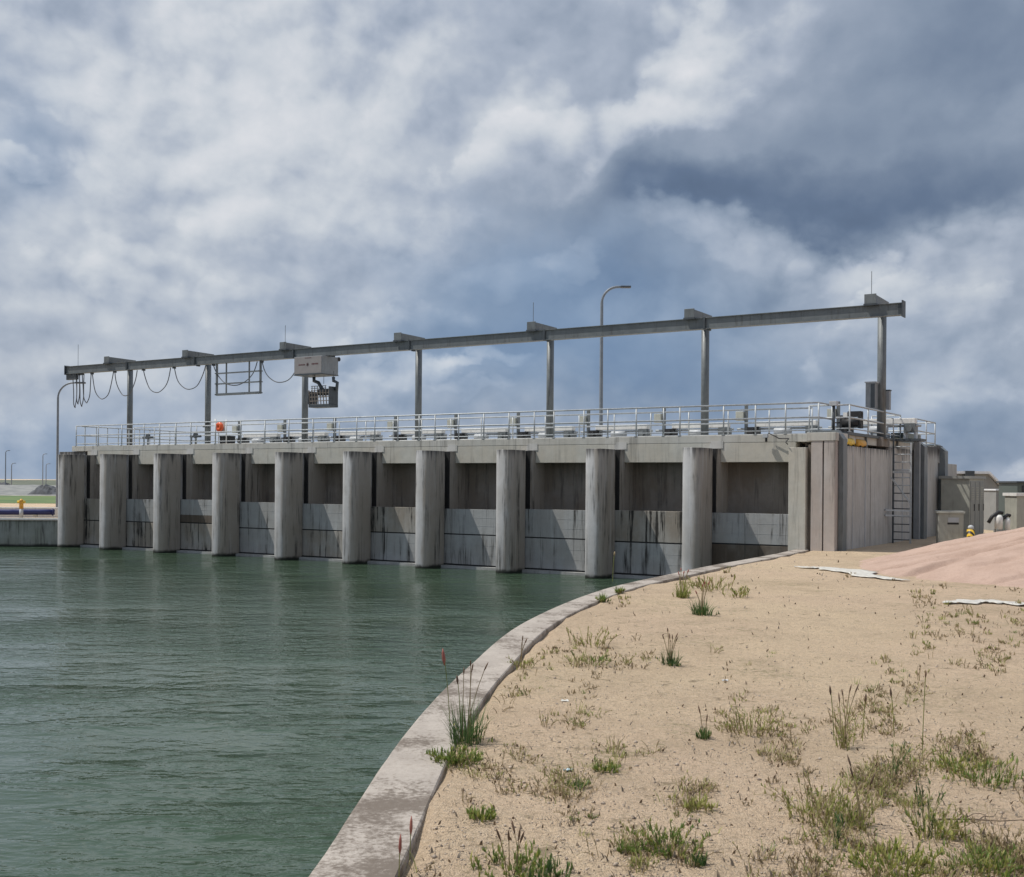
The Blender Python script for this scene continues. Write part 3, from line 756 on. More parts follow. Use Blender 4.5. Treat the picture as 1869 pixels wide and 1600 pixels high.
# trash grab under the hoist
gb = fthing('trash_grab', 'rusty grey trash rake grab bucket hanging from the hoist trolley', 'grab', -22.3, 6.2, 7.2)
k_ = MB()
for x in np.linspace(-.5, .8, 8): k_.bar((x, -.35, .12), (x, -.42, .85), .035); k_.bar((x, -.35, .12), (x, .2, .0), .035)
for z in (.3, .5, .7): k_.bar((-.5, -.38, z), (.8, -.38, z), .035)
k_.build('tine_grid', plain('rusty_grey_steel', (.22, .19, .165), .7, .2, .25, 14), gb)
MB().box((-.55, -.40, -.02), (.85, .25, .14)).build('jaw', M['steel_dark'], gb, bevel=.02)
MB().box((-.58, -.42, .14), (-.52, .22, .80)).box((.80, -.42, .14), (.86, .22, 1.0)).build('side_plate', M['steel_dark'], gb)
b2 = MB()
for x in np.linspace(-1.0, -.1, 6): b2.bar((x, .35, .55), (x, .35, 1.12), .035)
for z in np.linspace(.55, 1.12, 6): b2.bar((-1.05, .35, z), (-.05, .35, z), .035)
b2.build('rear_grid', M['pale_grey'], gb)
MB().tube([(-.55, 0, 1.55), (-.55, 0, 1.35), (-.25, 0, 1.25), (-.1, 0, 1.05), (.1, 0, .8)], .09, 8).tube([(.75, 0, 1.5), (.75, 0, 1.3), (1.0, 0, 1.2), (.95, 0, .8)], .085, 8).build('lifting_arm', M['steel_dark'], gb)
MB().tube([(-.55, 0, 1.5), (-.55, 0, 1.8)], .012, 5).tube([(.75, 0, 1.45), (.75, 0, 1.8)], .012, 5).build('lifting_rope', M['steel_dark'], gb)
MB().tube([(-.1, -.1, .75), (.5, -.1, .75)], .17, 12).build('hinge_drum', M['steel_dark'], gb)

# control cabinets strapped to the right hand column
cc = fthing('control_cabinet', 'tall grey control cabinet with overhanging lid on the right hand crane column', 'cabinet', 4.70, 7.22, 6.40)
MB().box((-.22, -.2, 0), (.14, .2, 1.0)).build('body', M['mid_grey'], cc, bevel=.012)
MB().box((-.25, -.23, 1.0), (.17, .22, 1.045)).build('lid', M['pale_grey'], cc)
MB().box((-.02, -.215, .05), (.13, -.202, .95)).build('door', M['steel_dark'], cc)
c2 = fthing('control_cabinet', 'small narrow control box on the back of the right hand crane column', 'cabinet', 5.20, 7.75, 6.40)
MB().box((-.12, -.12, 0), (.02, .12, .72)).build('body', M['mid_grey'], c2, bevel=.012)
MB().box((-.14, -.14, .721), (.04, .14, .76)).build('lid', M['steel_dark'], c2)

# ------------------------------------------------------------------ gear on the deck
TH = 10.0
hx = [437, 520, 611, 722, 832, 946, 1074, 1212, 1362, 1530]
nm = ['third', 'fourth', 'fifth', 'sixth', 'seventh', 'eighth', 'ninth', 'tenth']
def make_hoist(label, s):
    o = fthing('gate_hoist', label, 'gate hoist', s, TH, 5.262, 'gate hoists in a row on the deck')
    MB().box((-.06, -.06, 0), (.06, .06, 1.68)).build('post', M['steel'], o)
    MB().box((-.42, -.18, .98), (-.075, .10, 1.38)).build('control_box', M['cream'], o, bevel=.012)
    MB().box((.45, -.16, .70), (3.1, .16, .92)).build('shaft_cover', M['white'], o, bevel=.02)
    MB().tube([(-.4, 0, .62), (3.3, 0, .62)], .05, 10).build('drive_shaft', M['galv'], o)
    for x in (.35, 2.9): MB().box((x - .22, -.25, .35), (x + .22, .25, .69)).tube([(x, -.4, .5), (x, -.25, .5)], .13, 12).build('gearbox', M['black'] if x < 1 else M['steel'], o)
    MB().tube([(1.35, -.22, .48), (2.05, -.22, .48)], .15, 14).box((1.5, -.33, .12), (1.9, -.11, .33)).build('motor', M['pale_grey'], o)
    for x in (.15, .6, 1.4, 2.0, 2.7, 3.1): MB().box((x - .04, -.18, 0), (x + .04, .18, .35)).build('leg', M['pale_grey'], o)
    MB().box((-.2, -.5, 0), (3.4, .4, .09)).build('base_frame', M['steel_dark'], o)
    return o
proto = None
labs = ['gate hoist just right of the orange lifebuoy cabinet, leftmost in its row', 'gate hoist directly below the hanging trash grab', 'gate hoist between the trash grab and the fourth visible crane column',
        'gate hoist standing left of the middle crane column', 'gate hoist just right of the middle crane column', 'gate hoist left of the column beside the tall street lamp',
        'gate hoist in front of the tall central street lamp', 'gate hoist midway between the street lamp and the next crane column', 'gate hoist right of the second crane column from the right', 'rightmost gate hoist beside the end platform and sensor post']
for lab, x in zip(labs, hx):
    s = fac(x, 780, TH)[0]
    if proto is None: proto = make_hoist(lab, s)
    else: dup(proto, FW(s, TH, 5.262), ROT, lab)

def fpx(x, y, t): s, z = fac(x, y, t); return s, z
# lifebuoy cabinet and toolbox at the left
s_, z_ = fac(402, 779, 2.5)
lb = fthing('lifebuoy', 'round bright orange lifebuoy on a pale stand at the railing', 'lifebuoy', s_, 2.5, 5.27)
tor = MB(); n1, n2, R1, r1 = 28, 10, .13, .115
vs = []; fs_ = []
for i in range(n1):
    for j in range(n2):
        A, B = 2 * math.pi * i / n1, 2 * math.pi * j / n2
        vs.append(((R1 + r1 * math.cos(B)) * math.cos(A), r1 * .8 * math.sin(B) - .06, .84 + (R1 + r1 * math.cos(B)) * math.sin(A)))
        fs_.append((i * n2 + j, ((i + 1) % n1) * n2 + j, ((i + 1) % n1) * n2 + (j + 1) % n2, i * n2 + (j + 1) % n2))
tor._add(vs, fs_, True).build('ring', M['orange'], lb)
MB().box((-.24, .06, .56), (.24, .10, 1.12)).build('backboard', plain('pale_board', (.6, .57, .52), .6), lb)
MB().tube([(-.42, .08, 0), (-.42, .08, 1.25)], .04, 8).tube([(.34, .08, 0), (.34, .08, 1.2)], .03, 8).build('stand', M['white'], lb)
tb = fthing('tool_chest', 'black tool chest on the deck beneath the orange lifebuoy', 'tool chest', s_ + .08, 2.9, 5.27)
MB().box((-.34, -.2, .03), (.34, .2, .34)).build('body', M['black'], tb, bevel=.015)
MB().box((-.35, -.21, .341), (.35, .21, .42)).build('lid', M['seam'], tb, bevel=.015)
# two low valve stands at the left end of the deck
for (x, lab) in ((270, 'low dark valve stand between the two leftmost crane columns'), (357, 'low dark valve stand just left of the second crane column')):
    s, _ = fac(x, 800, 3.2); v = fthing('valve_stand', lab, 'valve', s, 3.2, 5.27, 'valve stands at the left of the deck')
    MB().tube([(0, 0, 0), (0, 0, .42)], .05, 8).build('stem', M['steel'], v)
    MB().tube([(-.38, 0, .45), (.38, 0, .45)], .06, 8).tube([(-.3, 0, 0), (-.3, 0, .45)], .04, 8).build('body', M['steel_dark'], v)
    MB().tube([(0, -.05, .5), (0, .05, .5)], .14, 14).build('handwheel', M['steel_dark'], v)
# dark warning beacon on column 2
s2 = -32.02
bc = fthing('beacon', 'dark beacon lamp bracketed to the second crane column above the lifebuoy', 'beacon', s2 + .22, 7.35, 6.5)
MB().tube([(0, 0, 0), (0, 0, .22), (0, 0, .3)], [.10, .10, .04], 12).build('lens', M['seam'], bc); MB().box((-.3, -.05, -.06), (.14, .05, 0)).build('bracket', M['steel_dark'], bc)
# sensor post
sp = fthing('sensor_post', 'dark post with a pale square sensor head beside the end of the railing', 'sensor post', 4.62, 2.55, 5.27)
MB().tube([(0, 0, 0), (0, 0, .98)], .05, 8).build('post', M['steel_dark'], sp); MB().box((-.13, -.11, .98), (.13, .11, 1.14)).build('head', M['pale_grey'], sp, bevel=.01)
# winch
wn = fthing('winch', 'black hand winch on the end platform railing beneath the control cabinets', 'winch', 4.55, 5.0, 5.37)
MB().tube([(-.3, -.1, .42), (.3, -.1, .42)], .17, 14).build('drum', M['black'], wn)
MB().box((-.38, -.22, .1), (-.30, .12, .68)).box((.28, -.22, .2), (.38, .12, .78)).box((-.1, -.2, .62), (.38, .1, .82)).build('frame', M['black'], wn)
MB().tube([(-.38, -.1, .42), (-.62, -.1, .42), (-.62, -.1, .12), (-.78, -.1, .12)], .035, 8).build('crank', M['black'], wn)
MB().box((-.25, -.25, .6), (-.1, -.1, .78)).build('name_plate', M['white'], wn)
# yellow cylinders on the ledge
for k, (t, lab, mk) in enumerate(((3.25, 'pale topped yellow cylinder lying on the ledge under the end platform, left of a pair', 'yellow'), (4.75, 'orange yellow cylinder on the ledge under the end platform, right of a pair', 'hydrant'))):
    cy_ = fthing('gas_cylinder', lab, 'cylinder', 4.90, t, 4.86, 'cylinders on the ledge')
    n = 14; rr = .15
    MB().tube([(0, -.52, rr), (0, -.48, rr), (0, .42, rr), (0, .5, rr), (0, .55, rr)], [.08, rr, rr, .11, .05], 16).build('body', M[mk], cy_)
    MB().tube([(0, .551, rr), (0, .66, rr)], .035, 8).build('valve', M['galv'], cy_)
    MB().box((-.16, -.35, 0.0), (.16, -.28, .06)).box((-.16, .25, 0.0), (.16, .32, .06)).build('cradle', M['seam'], cy_)

# dark cable trunks that come over the edge and run down the end wall
def trunk(label, t, ztop, w=.34, d=.26, reach=.9):
    o = fthing('cable_duct', label, 'cable duct', SE, t, 1.2, 'cable ducts on the end wall')
    z = ztop - 1.2
    MB().box((.014, -w / 2, -.2), (d, w / 2, z - .3)).build('riser', M['steel'], o, bevel=.01)
    vs = [(d, z - .3), (.014, z - .3), (-.12, z - .16), (-reach, z - .16), (-reach, z), (-.05, z)]
    b = MB(); n = len(vs); b._add([(x, -w / 2, zz) for x, zz in vs] + [(x, w / 2, zz) for x, zz in vs], [tuple(range(n)), tuple(range(2 * n - 1, n - 1, -1))] + [(i, i + n, (i + 1) % n + n, (i + 1) % n) for i in range(n)])
    b.build('elbow', M['steel'], o)
    return o
trunk('dark steel cable duct bending over the deck corner left of the yellow cylinders', 1.78, 5.36, .46, .18)
trunk('dark steel cable duct down the end wall directly beside the ladder', 13.0, 5.44, .55, .3)
trunk('dark steel cable duct at the rear right corner of the end wall', 17.0, 5.36, .6, .3)
# gooseneck duct above the ladder
gd = fthing('pipe_bracket', 'inverted L shaped grey pipe bracket above the ladder on the end wall', 'pipe bracket', SE + .05, 11.4, 4.9)
MB().box((-.5, -1.2, .52), (.10, .98, .72)).build('arm', M['rail_green'], gd); MB().box((-.10, .98, -3.75), (.12, 1.25, .72)).build('leg', M['mid_grey'], gd)
# concrete plinth under the last column
MB().box((4.3, 7.0, 4.98), (SE + .02, 8.2, 5.33)).build('column_plinth', M['breast'], barrage)
# corrugated hoses beside the ladder
hs = fthing('corrugated_duct', 'pale corrugated duct running down the recess beside the ladder', 'duct', SE - .30, 12.25, 1.05)
pts = []; rs = []
for k in range(90): pts.append((0, .02 * math.sin(k * .1), k * .038)); rs.append(.17 if k % 4 < 2 else .13)
MB().tube(pts, rs, 14).build('sleeve', M['pale_grey'], hs)
MB().tube([(.05, .30, -.1), (.05, .32, 3.4)], .07, 8).build('side_pipe', M['steel_dark'], hs)

# access ladder, its plane square to the wall
ld = fthing('ladder', 'galvanised access ladder with a diagonal brace against the end wall', 'ladder', SE + .10, 8.45, 1.10)
for x, zt, m_ in ((.0, 4.35, 'steel_dark'), (.66, 4.05, 'galv')): MB().bar((x, 0, 0), (x, 0, zt), .06).build('stile', M[m_], ld)
for k in range(13): MB().tube([(0, 0, .3 + k * .30), (.66, 0, .3 + k * .30)], .020, 6).build('rung', M['steel_dark'] if k < 7 else M['galv'], ld)
MB().bar((-.08, -.04, 2.72), (.66, -.04, 1.72), .055).build('brace', M['galv'], ld)
MB().bar((0, -.04, 2.92), (.66, -.04, 2.92), .09).build('brace', M['galv'], ld)
for z in (1.22, 1.42): MB().bar((-.07, -.9, z + .04), (.66, 0, z), .06).build('standoff', M['galv'], ld)
MB().tube([(0, 0, 4.3), (-.02, 0, 5.0), (-.5, 0, 5.1)], .025, 6).build('grab_rail', M['galv'], ld)
for x in (0, .66): MB().box((x - .08, -.09, -.05), (x + .08, .09, .05)).build('foot', M['seam'], ld)
# thin black cable on the deck edge
cb = MB(); s, z = fac(1398, 792, 1.1); pts = []
for px, py in ((1402, 790), (1415, 796), (1422, 800), (1440, 800), (1446, 808), (1450, 812)):
    q, zz = fac(px, py, 1.78); pts.append((q, 1.78 if zz > 4.99 else 1.10, zz))
q0 = pts[0]
co = MB().tube([(a - q0[0], b - q0[1], c - q0[2]) for a, b, c in pts], .018, 6).build('cable', M['black'], None, FW(*q0), ROT)
tag(co, 'thin black cable trailing over the deck edge above the rightmost bay', 'cable')
fl = fthing('floodlight', 'small grey floodlight clipped to the deck edge above the rightmost bay', 'floodlight', fac(1398, 795, 1.74)[0], 1.74, 5.12)
MB().box((-.09, -.1, .02), (.09, .03, .16)).build('housing', M['pale_grey'], fl, bevel=.01); MB().box((-.03, 0, -.12), (.03, .07, .02)).build('bracket', M['seam'], fl)

# ------------------------------------------------------------------ street lamps
def lamp(label, x, ybase, ytop, xarm, d, base_z, r=.085):
    b = far(x, ybase, d); top = far(x, ytop, d); e = far(xarm, ytop, d)
    o = thing('street_lamp', label, 'street lamp', (b.x, b.y, base_z))
    H = top.z - base_z; A = e.x - b.x
    pole = [(0, 0, 0), (0, 0, .4), (0, 0, H * .78)]; rs = [r * 1.1, r, r * .75]
    rad = min(A * .62, H * .2)
    for k in range(1, 10):
        a = math.pi / 2 * k / 9; pole.append((rad - rad * math.cos(a), 0, H - rad + rad * math.sin(a))); rs.append(r * .62)
    pole[2] = (0, 0, H - rad); pole.append((A * .80, 0, H)); rs.append(r * .5)
    MB().tube(pole, rs, 12).build('pole', M['lamp_pole'], o)
    MB().box((A * .70, -.13, H - .05), (A + .12, .13, H + .05)).build('lamp_head', M['lamp_head'], o, bevel=.02)
    MB().box((-.2, -.2, 0), (.2, .2, .05)).build('base_plate', M['steel_dark'], o)
    return o
lamp('tall curved arm street lamp rising behind the middle of the barrage', 1097, 745, 523, 1147, 56, 5.25, .10)
lamp('curved arm street lamp at the left end of the barrage below the cable loops', 105, 828, 698, 152, 70, 1.27)
for k, (x, yt, lab) in enumerate(((10, 822, 'distant street lamp nearest the left edge of the photo'), (21, 845, 'shorter distant street lamp second from the left edge'), (78, 828, 'distant street lamp on the far shore, left of the close pair'), (84, 846, 'short distant street lamp, right of the close pair by the barrage'))):
    lamp(lab, x, 874, yt, x + 7, 210 + k * 25, 1.3, .11)

# ------------------------------------------------------------------ left shore things
pb = MB(); p0 = at(-400, 944, 1.4); p1 = at(93, 944, 1.4); d = p1 - p0
pp = thing('water_pipe', 'long navy blue pipe lying behind the left bank wall', 'pipe', (p1.x, p1.y + .5, 1.42), math.atan2(d.y, d.x))
MB().tube([(-60, 0, .26), (-.5, 0, .26), (0, 0, .26)], .155, 16).build('barrel', M['navy'], pp)
for x in (-.1, -12, -24): MB().tube([(x - .03, 0, .26), (x + .03, 0, .26)], .2, 16).build('flange', M['navy'], pp)
for x in (-1, -6, -13, -19): MB().box((x - .1, -.2, 0), (x + .1, .2, .12)).build('saddle', M['beam'], pp)
wk = MB().box((-70, -.12, 0), (0, .12, .62)).build('white_kerb', M['white'], None, (p1.x + .1, p1.y + 1.6, 1.30), math.atan2(d.y, d.x), .02); tag(wk, 'low white painted kerb wall running behind the navy blue pipe', 'kerb wall')
hp = at(38, 946, 1.4)
hy = thing('hydrant', 'orange yellow hydrant post on grey pipe beside the blue pipe', 'hydrant', (hp.x, hp.y + .05, 1.42))
MB().tube([(0, 0, 0), (0, 0, .5)], .10, 12).build('riser', M['pale_grey'], hy)
MB().tube([(0, 0, .5), (0, 0, .85), (0, 0, .9), (0, 0, 1.02)], [.11, .10, .13, .04], 14).build('barrel', M['hydrant'], hy)
MB().tube([(-.2, 0, .86), (.2, 0, .86)], .07, 10).build('outlet', M['yellow'], hy)
for k, (x, y, w, h, lab) in enumerate(((86, 900, 5.0, 1.5, 'dark grey rubble heap on the far shore close to the barrage'), (4, 886, 6.0, 1.4, 'dark rubble heap on the far shore at the left edge'))):
    q = at(x, y + 3, 1.3); b = MB(); n, m_ = 15, 9; vs = []; fq = []
    for i in range(n):
        for j in range(m_):
            u, v = i / (n - 1) * 2 - 1, j / (m_ - 1) * 2 - 1
            hh = max(0, 1 - u * u) * max(0, 1 - v * v) * h * (.6 + .9 * float(fbm(i * .7 + 9 * k, j * .7, 3, 5)))
            vs.append((u * w / 2, v * 2, hh - .05))
            if i < n - 1 and j < m_ - 1: fq.append((i * m_ + j, (i + 1) * m_ + j, (i + 1) * m_ + j + 1, i * m_ + j + 1))
    o = b._add(vs, fq).build('rubble_heap', plain('dark_rubble', (.09, .095, .105), .9, 0, .4, 1.5), None, q); tag(o, lab, 'rubble heap')

# ------------------------------------------------------------------ heap of pink stone, sheets
HC, HA, HB, HH = np.array([20.0, 28.9]), 11.0, 10.0, 2.75
def build_heap():
    n, m_ = 300, 360
    xs = np.linspace(HC[0] - HA - .5, HC[0] + HA + 3, n); ys = np.linspace(HC[1] - HB - .5, HC[1] + HB + .5, m_)
    X, Y = np.meshgrid(xs, ys, indexing='ij')
    wob = (fbm(X * .3, Y * .3, 3, 31) - .44) * .18
    r = np.sqrt(((X - HC[0]) / HA) ** 2 + ((Y - HC[1]) / HB) ** 2) + wob * .5
    h = HH * np.clip(1 - r, -.06, 1) ** 1.0
    h = HH * np.where(r < 1, (1 - r) * (1 - .25 * (1 - r)), (1 - r))
    h = np.maximum(h, -.12)
    # rills washed down the slope
    th = np.arctan2((Y - HC[1]) / HB, (X - HC[0]) / HA)
    rill = fbm(th * 9 + fbm(X * .4, Y * .4, 2, 4) * 1.2, r * 2.2, 4, 12)
    rl = np.clip((np.abs(rill - .46) < .03) * 1.0, 0, 1)
    h = h + np.where(r < .97, (rill - .46) * .07, 0) + (fbm(X * 2.2, Y * 2.2, 5, 17) - .45) * .09 * (r < 1)
    # sharp gullies running down the slope, each with one steep bank
    gr = random.Random(5)
    for k in range(120):
        t0 = gr.uniform(-math.pi, math.pi); r0 = gr.uniform(.30, .85); ln = gr.uniform(.10, .42); dep = gr.uniform(.04, .15); wdt = gr.uniform(.05, .12)
        c = t0 + .10 * (fbm(r * 5 + k, r * 0 + k, 2, k) - .45) + (r - r0) * gr.uniform(-.25, .25)
        dd = (th - c) * r * HA
        u = np.clip((r - r0) / ln, 0, 1); env = np.sin(np.pi * u) ** .6 * ((r > r0) & (r < r0 + ln))
        h = h - dep * env * np.where(dd < 0, np.exp(-(dd / (wdt * .6)) ** 2), np.exp(-(dd / (wdt * 3)) ** 2))
    keep = (r < 1.07)
    P = np.stack([X, Y, gz(X, Y) + h], -1)
    o = grid_mesh('stone_heap', P, M['heap'], keep=keep); tag(o, 'broad heap of pink crushed stone with washed rills on the right', 'stone heap')
build_heap()
def sheet(pts, width, label, seed):
    c = catmull([(p.x, p.y) for p in pts], 16); tg = np.gradient(c, axis=0); tg /= np.linalg.norm(tg, axis=1)[:, None]; nr = np.stack([-tg[:, 1], tg[:, 0]], 1)
    k = 9; P = np.zeros((len(c), k, 3))
    for i in range(len(c)):
        e = math.sin(math.pi * min(max(i / (len(c) - 1), .04), .96)) ** .5
        for j in range(k):
            u = j / (k - 1) - .5; w = width * e * (1 + 2.2 * (fbm(i * .23, 3.0 + (j > k // 2) * 5, 3, seed) - .47))
            q = c[i] + nr[i] * u * w
            P[i, j] = (q[0], q[1], g(q[0], q[1]) + .015 + .06 * float(fbm(i * .5, j * .8, 3, seed + 5)) * (1 - .5 * abs(u)))
    o = grid_mesh('plastic_sheet', P, M['tarp']); sd = o.modifiers.new('thickness', 'SOLIDIFY'); sd.thickness = .008
    tag(o, label, 'plastic sheet'); return o
sheet([onground(1450, 1036), onground(1520, 1039), onground(1590, 1052), onground(1650, 1061)], .7, 'long white plastic sheet edge sticking out at the left foot of the pink heap', 3)
sheet([onground(1722, 1102), onground(1780, 1100), onground(1840, 1103), onground(1905, 1108)], .55, 'crumpled white plastic sheet at the front foot of the pink heap', 8)

# ------------------------------------------------------------------ cabinets and buildings at the right
def cabinet(name, label, x0, x1, ytop, d, zb=1.2, depth=.7, doors=1, body='olive', rz=-.25):
    a, b = far(x0, ytop, d), far(x1, ytop, d); w = b.x - a.x; H = a.z - zb
    o = thing(name, label, 'cabinet', ((a.x + b.x) / 2, d, zb), rz)
    MB().box((-w / 2, -depth / 2, 0), (w / 2, depth / 2, H - .08)).build('body', M[body], o, bevel=.012)
    MB().box((-w / 2 - .05, -depth / 2 - .06, H - .079), (w / 2 + .05, depth / 2 + .05, H)).build('top', M['cream'], o)
    return o, w, H
o, w, H = cabinet('electric_cabinet', 'small grey green cabinet with a pale lid standing against the end of the barrage', 1712, 1755, 932, 43, 1.2, .7)
MB().box((-.10, -.362, H - .42), (.28, -.352, H - .24)).build('label_plate', M['pale_grey'], o); MB().box((-.12, -.358, H - .50), (.28, -.352, H - .43)).build('vent', M['seam'], o)
# switchgear kiosk: blank end on the left, doors on the right hand face
c0 = far(1770, 868, 50)
kk = thing('switchgear_kiosk', 'large grey green switchgear kiosk with louvred double doors on its right face', 'kiosk', (c0.x, c0.y, 1.2), R(50))
MB().box((0, 0, .1), (1.9, 1.25, 2.62)).build('body', M['olive'], kk, bevel=.012)
MB().box((-.08, -.08, 2.62), (1.98, 1.33, 2.74)).build('roof', M['olive_dark'], kk)
for k in range(3):
    dr = MB().box((.06 + k * .62, -.025, .2), (.62 + k * .62, -.002, 2.5)).build('door', M['olive_dark'], kk)
    MB().box((.5 + k * .62, -.05, 1.2), (.54 + k * .62, -.026, 1.5)).build('handle', M['seam'], dr)
    lv = MB()
    for q in range(6): lv.box((.16 + k * .62, -.035, 1.7 + q * .1), (.5 + k * .62, -.027, 1.75 + q * .1))
    lv.build('louvre', M['olive'], dr)
MB().box((0, 0, 0), (1.9, 1.25, .098)).build('plinth', M['beam'], kk)
# gabled building behind
hb = far(1792, 868, 63); rp = far(1803, 860, 63); er = far(1832, 890, 63)
hs_ = thing('equipment_building', 'pale grey equipment building with a white pitched roof behind the kiosk', 'building', (rp.x, 63, 1.2))
hz, ez = rp.z - 1.2, er.z - 1.2; hw = er.x - rp.x
b = MB(); pr = [(-hw * 5, 0), (hw - .15, 0), (hw - .15, ez - .1), (0, hz - .12), (-hw * 5, hz - .12)]; n = len(pr)
MB().box((-hw * 5, 0, 0), (0, 6, hz - .15)).box((.001, 0, 0), (hw - .15, 6, ez - .12)).build('wall', M['house'], hs_)
rf = MB()._add([(-hw * 5, -.25, hz - .14), (0, -.25, hz - .14), (0, 6.2, hz - .14), (-hw * 5, 6.2, hz - .14), (-hw * 5, -.25, hz), (0, -.25, hz), (0, 6.2, hz), (-hw * 5, 6.2, hz)], [(0, 3, 2, 1), (4, 5, 6, 7), (0, 1, 5, 4), (1, 2, 6, 5), (2, 3, 7, 6), (3, 0, 4, 7)])
rf._add([(0.002, -.25, hz - .14), (hw + .1, -.25, ez - .2), (hw + .1, 6.2, ez - .2), (0.002, 6.2, hz - .14), (0.002, -.25, hz), (hw + .1, -.25, ez - .06), (hw + .1, 6.2, ez - .06), (0.002, 6.2, hz)], [(0, 3, 2, 1), (4, 5, 6, 7), (0, 1, 5, 4), (1, 2, 6, 5), (2, 3, 7, 6), (3, 0, 4, 7)])
rf.build('roof', M['roof'], hs_)
gbl = MB()._add([(0.001, -.0, ez - .12), (hw - .15, -.0, ez - .12), (0.001, -.0, hz - .14), (0.001, 6, ez - .12), (hw - .15, 6, ez - .12), (0.001, 6, hz - .14)], [(0, 1, 2), (5, 4, 3), (1, 4, 5, 2)]).build('gable', M['house'], hs_)
MB().box((-1.35, -.3, hz - .5), (-.85, -.02, hz + .02)).build('vent_cowl', M['steel_dark'], hs_)
# container office
ca, cb2 = far(1818, 895, 57), far(1858, 895, 57)
cn = thing('site_office', 'pale grey cabin with narrow dark windows between the kiosk and the cream box', 'cabin', (ca.x, 57, 1.2))
cw, chh = cb2.x - ca.x, ca.z - 1.2
MB().box((0, 0, 0), (cw, 3, chh)).build('wall', M['house'], cn, bevel=.02)
MB().box((-.05, -.08, chh), (cw + .1, 3.05, chh + .07)).build('roof', M['roof'], cn)
for x0, x1, z0, z1 in ((.42, .56, 1.0, 1.6), (.78, .98, .85, 1.75)):
    wn_ = MB().box((cw * x0, -.03, z0), (cw * x1, -.002, z1)).build('window', M['pale_grey'], cn); MB().box((cw * x0 + .03, -.036, z0 + .03), (cw * x1 - .03, -.031, z1 - .03)).build('pane', M['glass'], wn_)
# cabinet at the right edge with a white top, and a dark glazed booth behind
xa = far(1856, 905, 45)
cbn = thing('electric_cabinet', 'wide cream grey cabinet with a white top cut off by the right edge', 'cabinet', (xa.x, 45, 1.2))
MB().box((0, 0, 0), (2.2, 1.1, xa.z - 1.2)).build('body', M['olive'], cbn, bevel=.012); MB().box((-.05, -.07, xa.z - 1.2), (2.3, 1.2, xa.z - 1.08)).build('top', M['white'], cbn)
MB().box((1.1, -.02, .1), (1.13, -.001, xa.z - 1.35)).build('door_gap', M['seam'], cbn)
xb = far(1857, 881, 52)
bt = thing('glazed_booth', 'dark glazed booth rising behind the white topped cabinet at the right edge', 'booth', (xb.x, 52, 1.2))
MB().box((0, 0, 0), (2.2, 2, xb.z - 1.2)).build('wall', M['rail_green'], bt, bevel=.01); MB().box((-.08, -.1, xb.z - 1.2), (2.3, 2.1, xb.z - 1.12)).build('roof', M['steel_dark'], bt)
MB().box((.2, -.02, 1.2), (2.0, -.002, xb.z - 1.32)).build('window', M['glass'], bt)
# striped bollard with a pale cap
bp = far(1772, 960, 42)
bo = thing('bollard', 'yellow and black striped bollard with a pale cap behind the pink heap', 'bollard', (bp.x, 42, 1.2))
MB().tube([(0, 0, 0), (0, 0, .70)], .14, 16).build('post', M['stripe'], bo); MB().tube([(0, 0, .701), (0, 0, .82), (0, 0, .86)], [.11, .10, .03], 14).build('cap', M['pale_grey'], bo)
# two white drums with black hoods beside the heap
for x, y, lab, r in ((1823, 946, 'white plastic drum under a black hose in front of the pale cabin', .15), (1839, 951, 'narrow white plastic drum under a black bracket near the right edge', .10)):
    q = far(x, y + 3, 44)
    dr = thing('plastic_drum', lab, 'drum', (q.x, 44, q.z - .35))
    MB().tube([(0, 0, .0), (0, 0, .45), (0, 0, .55)], [r, r, r * .6], 14).build('body', M['white'], dr)
    MB().tube([(-r - .25, 0, .25), (-r - .1, 0, .5), (0, 0, .66), (r, 0, .62)], .07, 8).build('hose', M['black'], dr)
    MB().box((-.14, -.14, -.9), (.14, .14, -.001)).build('stand', M['olive_dark'], dr)

# ------------------------------------------------------------------ plants
def blade(b, base, az, L, lean, w, curve=1.4, seg=4):
    d = Vector((math.cos(az), math.sin(az), 0)); sd = Vector((-d.y, d.x, 0)) * w / 2
    p = Vector(base); vs = []; ang = math.pi / 2 - lean * .35
    for k in range(seg + 1):
        u = k / seg; tw = sd * (1 - u ** 1.6) + sd * .03
        vs += [p - tw, p + tw]; tip = p.copy()
        a = math.pi / 2 - lean * (.35 + u * curve * .65)
        p = p + (d * math.cos(a) + Vector((0, 0, 1)) * math.sin(a)) * (L / seg)
    b._add(vs, [(2 * k, 2 * k + 1, 2 * k + 3, 2 * k + 2) for k in range(seg)], True)
    return tip
def head(b, p, az, lean, L=.09, r=.012):
    d = Vector((math.cos(az) * math.sin(lean), math.sin(az) * math.sin(lean), math.cos(lean)))
    b.tube([p - d * .01, p + d * L * .3, p + d * L * .7, p + d * L], [r * .3, r, r * .8, r * .2], 6)
